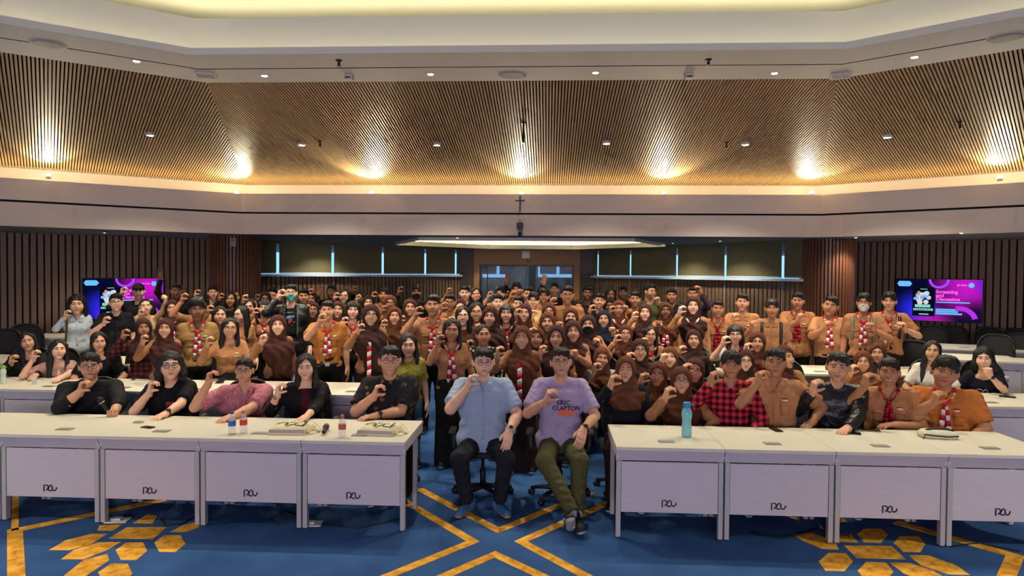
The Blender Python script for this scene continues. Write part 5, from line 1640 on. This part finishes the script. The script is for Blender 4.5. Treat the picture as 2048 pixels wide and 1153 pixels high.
    for side, S, E, Wp, kind in arms:
        fb.cone(S, E, .047 * bs * ak, .039 * bs * ak, .02); fb.cone(E, E + (Wp - E) * .35, .040 * bs * ak, .039 * bs * ak, .012); fb.cone(E + (Wp - E) * .3, Wp, .039 * bs * ak, .0265 * bs * ak, .012)
    V, Q = fb.mesh(); MI = [np.zeros(len(Q), np.int32)]; VV, QQ = [V], [Q]; n = len(V)
    smile = (2 if 'sm' in flags and rg.random() < .6 else 1) if 'sm' in flags else 0
    hv, hq, hmi = head_proto(lod, fem, smile)
    tl = (.16 if 'tl' in flags else 0) - (.16 if 'tr' in flags else 0) + rg.uniform(-.05, .05)
    yw = (-.75 if 'yl' in flags else 0) + (.75 if 'yr' in flags else 0) + rg.uniform(-.10, .10)
    pt = rg.uniform(-.02, .10)
    HM = Matrix.Rotation(yw, 3, 'Z') @ Matrix.Rotation(tl, 3, 'Y') @ Matrix.Rotation(pt, 3, 'X')
    HMn = np.array(HM)
    wx = rg.uniform(.96, 1.05) * (1 + (fat - 1) * .35)
    VV.append((hv * np.array([wx, 1, 1], np.float32)) @ HMn.T.astype(np.float32) * hs + np.array([0, 0, zc], np.float32)); QQ.append(hq + n); MI.append(hmi); n += len(hv)
    rgt = np.array([math.cos(-phi), math.sin(-phi), 0])       # image right in the person's frame
    rgt = loc(np.array([P[0], Y, fz]) + RT) ; rgt = unit(rgt)
    for side, S, E, Wp, kind in arms:
        fd = unit(Wp - E)
        if kind in ('c', 'o', 'open', 'fist'):
            z = unit(fd * .55 + np.array([-.10 * side * -1, -.08, .85])); x = rgt * (-side); hk = kind
            if kind == 'fist': x = np.array([0, -.9, -.2]) + rgt * -side * .4
            if kind == 'open': x = np.array([0, -1., 0])
        elif kind == 'rest': z = unit(fd * np.array([1, 1, .15])); x = np.array([0, 0, -1.]); hk = 'rest'
        elif kind == 'lap': z = unit(fd * .5 + np.array([0, -.5, -.5])); x = np.array([-side * .6, .3, -1.]); hk = 'rest'
        elif kind == 'grip': z = unit(fd); x = np.array([0, -.2, 1.]); hk = 'o'
        else: z = unit(fd); x = np.array([-side, 0, 0.]); hk = 'rest'
        x = unit(x - z * (x @ z)); y = np.cross(z, x)
        if y[1] > 0 and hk in ('c', 'o'): pass
        hv, hq = hand_proto(hk, lod)
        M3 = np.stack([x, y, z], 1) * (1.06 * bs)
        VV.append((hv @ M3.T + Wp).astype(np.float32)); QQ.append(hq + n); MI.append(np.zeros(len(hq), np.int32)); n += len(hv)
    me = rawmesh('body', np.concatenate(VV), np.concatenate(QQ), np.concatenate(MI), True)
    put('body', me, [SKIN[skin], M_eye, M_iris, M_lip[skin], M_teeth], root)
    # ---- shirt
    f = Fld(lo, hi, h)
    ft = fat * bs
    up = (nk - hb); 
    def sp(k, dy=0.): q = hb + up * k; return np.array([q[0], q[1] + dy, q[2]])
    cw = (.085 if fem else .105) * ft
    f.cone(sp(.70) + (-cw, 0, 0), sp(.70) + (cw, 0, 0), .118 * ft, .118 * ft, .05, sy=.86)
    f.cone(sp(.35, -.005 * fat) + (-.06 * ft, 0, 0), sp(.35, -.005) + (.06 * ft, 0, 0), (.105 if fem else .112) * ft, (.105 if fem else .112) * ft, .07, sy=.92 * (1 + (fat - 1) * .8))
    unt = 'unt' in flags or 'front' in flags or hij or topc in ('white', 'cream')
    hr_ = (.134 if unt else .114) * ft
    f.cone(sp(.03) + (-.07 * ft, 0, 0), sp(.03) + (.07 * ft, 0, 0), hr_, hr_, .06, sy=.90 * (1 + (fat - 1) * .6))
    if fem and not hij:
        for s in (-1, 1): f.ell(sp(.62, -.075) + (s * .062, 0, 0), (.06, .05, .055), .05)
    for s in (-1, 1): f.cone((s * .02, .05, nk[2] - .012), (s * shw * .92, .047, zsh + .004), .055 * bs, .062 * bs, .045)
    rip = .0060 if lod == 0 else .0050
    for side, S, E, Wp, kind in arms:
        k1 = 1.28 if long else 1.36
        if long:
            f.cone(S, E, .058 * bs * ak, .050 * bs * ak, .035, rip=rip)
            e = E + (Wp - E) * (.93 if idx not in (0, 3) else .55); dn = unit(Wp - E)
            f.cone(E, E + (e - E) * 1.1, .050 * bs * ak, .040 * bs * ak, .02, cut=(e, dn), rip=rip)
        else:
            e = S + (E - S) * .80; dn = unit(E - S)
            f.cone(S, S + (E - S) * .95, .060 * bs * ak, .066 * bs * ak, .035, cut=(e, dn), rip=rip)
    unt = 'unt' in flags or 'front' in flags or hij or topc in ('white', 'cream')
    zb = hb[2] - (.10 if unt else .0)
    if lean == 0: f.fn(lambda X, Y, Z: -(Z - zb) + .0 * X, 'max')
    # neck opening
    if not hij: f.ell((0, -.005, nk[2] + .066), (.062 * hs, .078, .062 if topc not in ('pink', 'blazer') else .085), .010, 's')
    wr = .0062 if lod < 2 else .005
    ph = rg.uniform(0, 6)
    f.fn(lambda X, Y, Z: wr * (np.sin(Z * 52 + 5 * np.sin(X * 15 + ph) + 16 * X * X + Y * 6) + .7 * np.sin(Z * 31 - X * 38 + 3 * np.sin(Z * 19 + ph))) * np.clip((sp(.80)[2] - Z) * 4, .15, 1) * .75, 'add')
    V, Q = f.mesh()
    smat = TOPS[topc][0]
    if topc in ('tan', 'tanL'): smat = TAN[idx % 3]
    shirt = put('shirt', tomesh('shirt', V, Q), smat, root)
    # conforming patches on the chest
    def cpatch(nm, m, fun, nu, nv, off, parent=shirt, thick=True):
        mb = MB()
        for a in range(nu + 1):
            for b in range(nv + 1):
                x, z = fun(a / nu * 2 - 1, b / nv * 2 - 1); y = f.front(x, z)
                if y is None: return None
                mb.v.append((x, y - off, z))
        for a in range(nu):
            for b in range(nv):
                i = a * (nv + 1) + b; mb.f.append((i, i + nv + 1, i + nv + 2, i + 1)); mb.m.append(0)
        if thick:
            bd = [a * (nv + 1) for a in range(nu + 1)] + [nu * (nv + 1) + b for b in range(1, nv + 1)] + [a * (nv + 1) + nv for a in range(nu - 1, -1, -1)] + [b for b in range(nv - 1, 0, -1)]
            o = len(mb.v)
            for q in bd: x, y, z = mb.v[q]; mb.v.append((x, y + off * .9, z))
            for k in range(len(bd)):
                k2 = (k + 1) % len(bd); mb.f.append((bd[k], o + k, o + k2, bd[k2])); mb.m.append(0)
        return mb.build(nm, m, parent, True)
    ychest = lambda x, z, dflt=-.08: (f.front(x, z) if f.front(x, z) is not None else dflt)
    if 'col' in flags:
        for s in (-1, 1):
            a = (s * .062 * hs, .02, nk[2] + .035); b = (s * .012, ychest(s * .012, nk[2] - .075) - .008, nk[2] - .070); c = (s * .075, ychest(s * .075, nk[2] - .075) - .014, nk[2] - .085); d = (s * .085, -.005, nk[2] + .012)
            mb = MB(); up3 = np.array([0, -.007, .004])
            q = [np.array(v, float) for v in (a, b, c, d)]; q2 = [v + up3 for v in q]
            mid1 = (q[0] + q[1]) / 2 + np.array([s * -.004, -.035, .006]); mid2 = (q[3] + q[2]) / 2 + np.array([0, -.012, .010])
            vs = [q[0], mid1, q[1], q[2], mid2, q[3]]; vs2 = [v + up3 for v in vs]
            fs = [(0, 1, 4, 5), (1, 2, 3, 4)]
            mb.add(vs + vs2, [fq for fq in fs] + [tuple(i + 6 for i in fq[::-1]) for fq in fs] + [(0, 1, 7, 6), (1, 2, 8, 7), (2, 3, 9, 8), (3, 4, 10, 9), (4, 5, 11, 10), (5, 0, 6, 11)])
            mb.build('collar', smat, shirt)
        zt_, zb_ = nk[2] - .08, max(hb[2] + .05, lo[2] + .03)
        cpatch('placket', smat, lambda u, v: (.014 * u, zt_ + (zb_ - zt_) * (v + 1) / 2), 1, 12, .004)
    if 'pk' in flags:
        for s in (-1, 1):
            zz = nk[2] - .175 * bs; xx = s * .082 * bs * (1 + (fat - 1) * .6)
            cpatch('pocket', smat, lambda u, v: (xx + .043 * u, zz - .055 + .055 * v), 3, 3, .005)
            cpatch('pocket_flap', smat, lambda u, v: (xx + .046 * u, zz - .010 + (.018 - .006 * (1 - abs(u))) * v), 3, 2, .010)
        cpatch('name_badge', M_scwhite if idx % 2 else M_offwhite, lambda u, v: (.085 * bs + .024 * u, nk[2] - .145 * bs + .007 * v), 2, 1, .009)
        if lod == 0:
            cpatch('badge_stripe', M_red, lambda u, v: (.085 * bs + .024 * u, nk[2] - .131 * bs + .006 * v), 2, 1, .009)
            for s in (-1, 1):
                mb = MB(); mb.box((-.018, -.045, 0), (.018, .045, .012), bev=.004)
                o = mb.build('epaulette', smat, shirt, loc=(s * shw * .78, .03, zsh + .062 * bs), rz=s * R(75)); o.rotation_euler = (0, s * R(14), R(90))
    if idx == 1:
        em = mat('red_emblem', 'A8402E', .6)
        for dx in (-.02, .005, .03): cpatch('emblem', em, lambda u, v, dx=dx: (-.01 + dx + .008 * u, nk[2] - .20 + .028 * v), 1, 2, .004)
        cpatch('emblem', em, lambda u, v: (-.005 + .03 * u, nk[2] - .20 + .006 * v), 2, 1, .004)
    if idx == 3:
        cpatch('inner_top', cloth('maroon_inner', '4A1420'), lambda u, v: (.05 * u * (1.3 - .3 * v), nk[2] - .20 + .165 * v), 4, 8, .006)
        for s in (-1, 1): cpatch('lapel', smat, lambda u, v: (s * (.062 + .022 * u * (1 - .5 * abs(v))), nk[2] - .17 + .13 * v), 2, 6, .011)
    if 'print' in flags:
        cpatch('tee_front', TOPS['black_tee'][0], lambda u, v: (.075 * u, nk[2] - .22 + .19 * v), 4, 8, .006)
        for k, (dx, dz, a, b, m) in enumerate(((-.03, .05, .03, .02, 'tee_print_blue'), (.025, .06, .018, .012, 'tee_print_blue'), (-.01, .0, .025, .03, 'tee_print_red'), (.035, -.035, .028, .02, 'tee_print_blue'), (-.005, -.045, .02, .012, 'tee_print_red'))):
            cpatch('tee_print', mat(m, '5E9AD0' if 'blue' in m else 'B84A40', .7), lambda u, v: (dx + a * u, nk[2] - .20 + dz + b * v + .3 * a * u), 2, 2, .009, thick=False)
        for s in (-1, 1): cpatch('jacket_edge', mat('jacket_lining', '5A5848', .7), lambda u, v: (s * (.085 + .010 * u), nk[2] - .22 + .20 * v), 1, 8, .012)
    if idx == 6:
        blot = mat('print_orange', 'D8705A', .8)
        cpatch('shirt_print', blot, lambda u, v: (.06 + .085 * u, nk[2] - .275 + (.030 + .006 * math.sin(u * 7)) * v), 6, 3, .003, thick=False)
        for s_, sz, x0, z0 in (('ERIC', .062, -.035, nk[2] - .205), ('CLAPTON', .056, -.075, nk[2] - .255)):
            tm = text_mesh(s_, sz, 0, .0012); co = np.empty(len(tm.vertices) * 3, np.float32); tm.vertices.foreach_get('co', co); co = co.reshape(-1, 3).copy()
            out = np.array([(x0 + c[0], ychest(x0 + c[0], z0 + c[1]) - .005, z0 + c[1]) for c in co], np.float32)
            tm.vertices.foreach_set('co', out.ravel()); tm.update()
            put('shirt_lettering', tm, mat('print_black', '1A1418', .8), shirt)
    if idx == 126:
        mb = MB()
        for st in logo_strokes():
            mb.ribbon([(.02 + (x - .9) * .085, ychest(.02 + (x - .9) * .085, nk[2] - .23 + z * .085) - .003, nk[2] - .23 + z * .085) for x, z in st], .012, .002, (0, -1, 0))
        mb.build('shirt_logo', M_scwhite, shirt)
    # ---- neckerchief
    if flags & {'sc', 'dsc', 'lsc'}:
        dark = 'dsc' in flags; c1, c2 = (M_dred, M_red) if dark else (M_red, M_scwhite)
        mb = MB(); off = .0 if hij else .012
        if hij:
            yf = lambda x, z, dflt=0: -.088 * hs - np.clip((zc - .26 * hs - z) * .45, 0, .068) - .012
        else: yf = ychest
        if 'lsc' in flags:
            x0 = -.02; zs = [nk[2] - .10 - .055 * k for k in range(10)]
            zs = [z for z in zs if z > lo[2] + .05]
            for k in range(len(zs) - 1):
                y0, y1 = yf(x0, zs[k]) - .014, yf(x0, zs[k + 1]) - .014
                mb.add([(x0 - .025, y0, zs[k]), (x0 + .025, y0 + .004, zs[k] + .02), (x0 + .025, y1 + .004, zs[k + 1] + .02), (x0 - .025, y1, zs[k + 1]), (x0 - .025, y0 + .01, zs[k]), (x0 + .025, y0 + .014, zs[k] + .02), (x0 + .025, y1 + .014, zs[k + 1] + .02), (x0 - .025, y1 + .01, zs[k + 1])],
                       [(0, 3, 2, 1), (4, 5, 6, 7), (0, 1, 5, 4), (2, 3, 7, 6), (1, 2, 6, 5), (0, 4, 7, 3)], k % 2)
        else:
            kz = nk[2] - .10; ky = yf(0, kz) - off - .006
            for s in (-1, 1):
                pts_ = [np.array([s * .075, .04, nk[2] + .040]), np.array([s * .075, -.03 - off * .5, nk[2] + .005]), np.array([s * .045, yf(s * .045, nk[2] - .05) - off, nk[2] - .05]), np.array([0, ky, kz])]
                for a, b, m in ((0, 1, 0), (1, 2, 1), (2, 3, 0)):
                    mb.tube([pts_[a], (pts_[a] + pts_[b]) / 2, pts_[b]], [.017, .018, .017], 8, m, flat=.45)
            mb.tube([(0, ky - .002, kz + .014), (0, ky - .006, kz), (0, ky - .002, kz - .016)], [.012, .018, .014], 8, 0)
            Lt = .30 if not hij else .24
            for s in (-1, 1):
                prev = np.array([0, ky, kz])
                nseg = 6
                for k in range(nseg):
                    z1 = kz - Lt * (k + 1) / nseg; x1 = s * (.010 + .026 * (k + 1) / nseg)
                    y1 = yf(x1, z1, prev[1] + off + .006) - off - .006
                    cur = np.array([x1, y1, z1]); r0 = .014 + .014 * k / nseg; r1 = .014 + .014 * (k + 1) / nseg
                    if k == nseg - 1: r1 = .004
                    mb.tube([prev, cur], [r0, r1], 6, (k + (s > 0)) % 2, flat=.28); prev = cur
        mb.build('neckerchief', [c1, c2], root, True)
    # ---- head coverings
    hp = (0, 0, zc)
    def onhead(nm, me_, mats, parent=root, sc=1., off=(0, 0, 0)):
        o = put(nm, me_, mats, parent); o.location = (off[0], off[1], zc + off[2]); o.rotation_euler = HM.to_euler(); o.scale = (hs * sc * wx, hs * sc, hs * sc); return o
    if hij:
        var = ('hijab0', 'hijab1', 'hijab2')[idx % 3] if hair in ('h',) and topc in ('tanL', 'brownL') else 'hijabs'
        m = HIJ2[(idx * 7) % 4] if hair == 'h' else M_hijab[hair]
        o = onhead('hijab', geo(var, lod), m, off=(0, -.004, 0)); o.rotation_euler = (pt * .3, tl * .5, yw * .6)
        o.scale = (bs * 1.08 if lod else bs * 1.04, bs * 1.06, hs)
        o.scale = (hs * 1.02, hs * 1.04, hs)
    else:
        k = hair if hair != 'cap' else 'm'
        onhead('hair', geo(k, lod), M_hair)
        if hair == 'cap': onhead('cap', geo('cap', lod), mat('cap_black', '121213', .8))
    if 'g' in flags:
        g = onhead('glasses', ME_GL, mat('glasses_frame_blue', '23305A', .35) if idx == 2 else M_glass_frame)
        if lod < 2: o = put('lens', ME_LN, M_lensg, g)
    for fl, c, nm in (('mg', '4FA592', 'green'), ('mw', 'C9C5BA', 'white'), ('mb', '17161A', 'black')):
        if fl in flags: onhead('face_mask', ME_MASK, mat('mask_' + nm, c, .8))
    # ---- legs and shoes
    kind = 'seat' if seated else ('skirt' if (fem and (hij or idx == 65)) else 'stand')
    lm = M_skirt if fem and hij else M_trouser
    if idx == 6: lm = M_olivepant
    if idx == 5: lm = M_greypant
    if idx == 66: lm = M_jeans
    if idx == 6 or idx == 5:
        fl_ = Fld((-.35, -.85, -.02), (.35, .25, zhip + .16), .0135)
        hz = zhip
        fl_.cone((-.08, .03, hz), (.08, .03, hz), .135, .135, .04, sy=.95); fl_.cone((-.06, .03, hz + .09), (.06, .03, hz + .09), .118, .118, .04, sy=.92)
        if idx == 5: J = [((-.09, 0, hz - .02), (-.20, -.42, .50), (-.13, -.36, .10)), ((.09, 0, hz - .02), (.21, -.42, .50), (.16, -.36, .10))]
        else: J = [((-.09, 0, hz - .02), (-.13, -.45, .50), (.11, -.72, .15)), ((.09, 0, hz - .02), (.17, -.43, .50), (.15, -.60, .12))]
        for a, b, c in J:
            fl_.cone(a, b, .098, .080, .04, rip=.006); fl_.cone(b, c, .078, .060, .03, rip=.007, cut=(c, unit(np.array(c) - np.array(b))))
        V, Q = fl_.mesh(); put('trousers', tomesh('trousers', V, Q), lm, root)
        if idx == 5: feet = [((-.13, -.34, 0), -.42), ((.16, -.34, 0), .38)]
        else: feet = [((.10, -.80, .04), .10), ((.16, -.70, .0), .15)]
        for (q, rz), (a, b, c) in zip(feet, J):
            o = put('shoe', ME_SHOE if idx == 5 else ME_SHOE, [mat('blue_running_shoe', '3A6A96', .7), mat('orange_sole', 'E0952E', .6)] if idx == 5 else [mat('black_sneaker', '1A1A1C', .6), M_sole], root, q, rz)
            o.scale = (1.12, 1.12, 1.12)
            MB().tube([np.array(c) + np.array([0, 0, .02]), np.array([c[0] * .6 + q[0] * .4, c[1] * .6 + (q[1] + .04) * .4, .08 + q[2]])], [.036, .036], 10).build('sock', mat('sock_white', 'BDB9B2', .9) if idx == 6 else M_greypant, o.parent, True)
            if idx == 6: MB().tube([(-.045, -.02, .06), (-.048, -.07, .045), (-.042, -.11, .05), (-.036, -.05, .075)], [.004, .012, .010, .003], 6).build('shoe_stripe', M_scwhite, o, True)
            if idx == 6: o.rotation_euler = (R(-38) if q[2] > 0 else R(-8), R(-12), rz)
    else:
        o = put('trousers' if kind != 'skirt' else 'skirt', ME_LEGS[kind], lm, root, (hb[0], hb[1] - .02, hb[2]))
        o.scale = (bs * (1 + (fat - 1) * .8), bs, hb[2] / .88 if kind != 'seat' else hb[2] / .46)
        if kind == 'seat': o.scale = (bs * fat, bs, hb[2] / .50 if hb[2] < .5 else 1.0)
        for s in (-1, 1):
            q = (s * .10 * bs, hb[1] + .03, 0) if kind != 'seat' else (s * .12 * bs, hb[1] - .40, 0)
            put('shoe', ME_SHOE, [M_shoe, M_sole], root, q, s * R(8))
    if 'belt' in flags:
        mb = MB().tube([((.155 * bs * fat) * math.cos(2 * math.pi * k / 20), hb[1] + .125 * bs * math.sin(2 * math.pi * k / 20), hb[2] + .035) for k in range(22)], .016, 6, flat=1.0)
        b = mb.build('belt', M_black, root, True)
        MB().box((-.028, hb[1] - .150 * bs, hb[2] + .015), (.028, hb[1] - .135 * bs, hb[2] + .055), bev=.004).build('buckle', M_metal, b)
    # ---- watches and bands
    for fl, side, m in (('wl', 1, M_black), ('wr', -1, M_metal), ('bandl', 1, M_black)):
        if fl in flags:
            a = [q for q in arms if q[0] == side][0]; dn = unit(a[3] - a[2]); c = a[3] - dn * .03
            if idx == 5: m = mat('watch_white', 'C8C8C4', .4)
            x = unit(np.cross(dn, [0, 1, .3])); y = np.cross(dn, x); rr = .0325 * bs * ak
            mb = MB().tube([c + rr * (x * math.cos(k * .4488) + y * math.sin(k * .4488)) for k in range(16)], .006, 6)
            w = mb.build('wristwatch', m, root, True)
            if fl != 'bandl':
                q = c + rr * 1.1 * unit(np.array([0, -1., .5]) - dn * (np.array([0, -1., .5]) @ dn)); mb = MB(); nn = unit(q - c)
                mb.tube([q - nn * .004, q + nn * .006], [.019, .017], 14); mb.build('watch_face', M_black if m is not M_metal else M_metal, w, True)
    if flags & {'bp', 'bp2'}:
        bm = M_black if 'bp' in flags else cloth('grey_green_strap', '77745A')
        for s in (-1, 1):
            q = []
            for z in (zsh + .062 * bs, zsh + .02, zsh - .08, zsh - .18, zsh - .27):
                x = s * .125 * bs; y = f.front(x, min(z, zsh + .03)); q.append((x, (y if y is not None else -.06) - .008 + (.07 if z > zsh + .05 else 0), z))
            MB().tube(q, .020, 6, flat=.4).build('backpack_strap', bm, root, True)
        MB().box((-.15, .15, zsh - .38), (.15, .28, zsh + .04), bev=.04).build('backpack', bm, root, True)
    if idx == 17:
        q = [(-.12, -.06, zsh + .03), (-.125, -.10, zsh - .1), (-.14, -.10, zsh - .3), (-.17, -.06, zsh - .42)]
        st = tag(empty('shoulder_bag', (P[0], Y, fz), phi), 'brown shoulder bag hanging beside the white shirt', 'bag')
        MB().tube(q, .012, 6, flat=.5).build('strap', cloth('bag_brown', '4A3426'), st, True); MB().box((-.28, -.10, zsh - .62), (-.15, .12, zsh - .40), bev=.03).build('bag_body', cloth('bag_brown', '4A3426'), st)
    if idx == 0:
        a = arms[1]; q = a[3] + unit(a[3] - a[2]) * .07 + np.array([0, 0, .02])
        cw_, sw_ = math.cos(phi), math.sin(phi)
        w = np.array([P[0] + q[0] * cw_ - q[1] * sw_, Y + q[0] * sw_ + q[1] * cw_, fz + q[2] - .05])
        m_ = tag(empty('microphone', tuple(w)), 'black microphone held upright by the leftmost seated person', 'microphone')
        mic_parts(m_, (-.42, -.25, .9))
    return seated, P[0], Y, phi, label


SEATS = []
for i, ln in enumerate([l for l in PEOPLE.strip().split('\n')]):
    if ONLY is not None and i not in ONLY: continue
    SEATS.append((i,) + person(i, ln))
for (i, st, x, y, phi, lab) in SEATS:
    if not st: continue
    short = lab.replace('person ', '')
    dx, dy = -math.sin(phi) * .10, math.cos(phi) * .10
    place_chair(x + dx, y + dy, phi * .8, ('black office chair of the one ' + ' '.join(short.split()[:8])).rstrip(','), 'occupied office chairs')
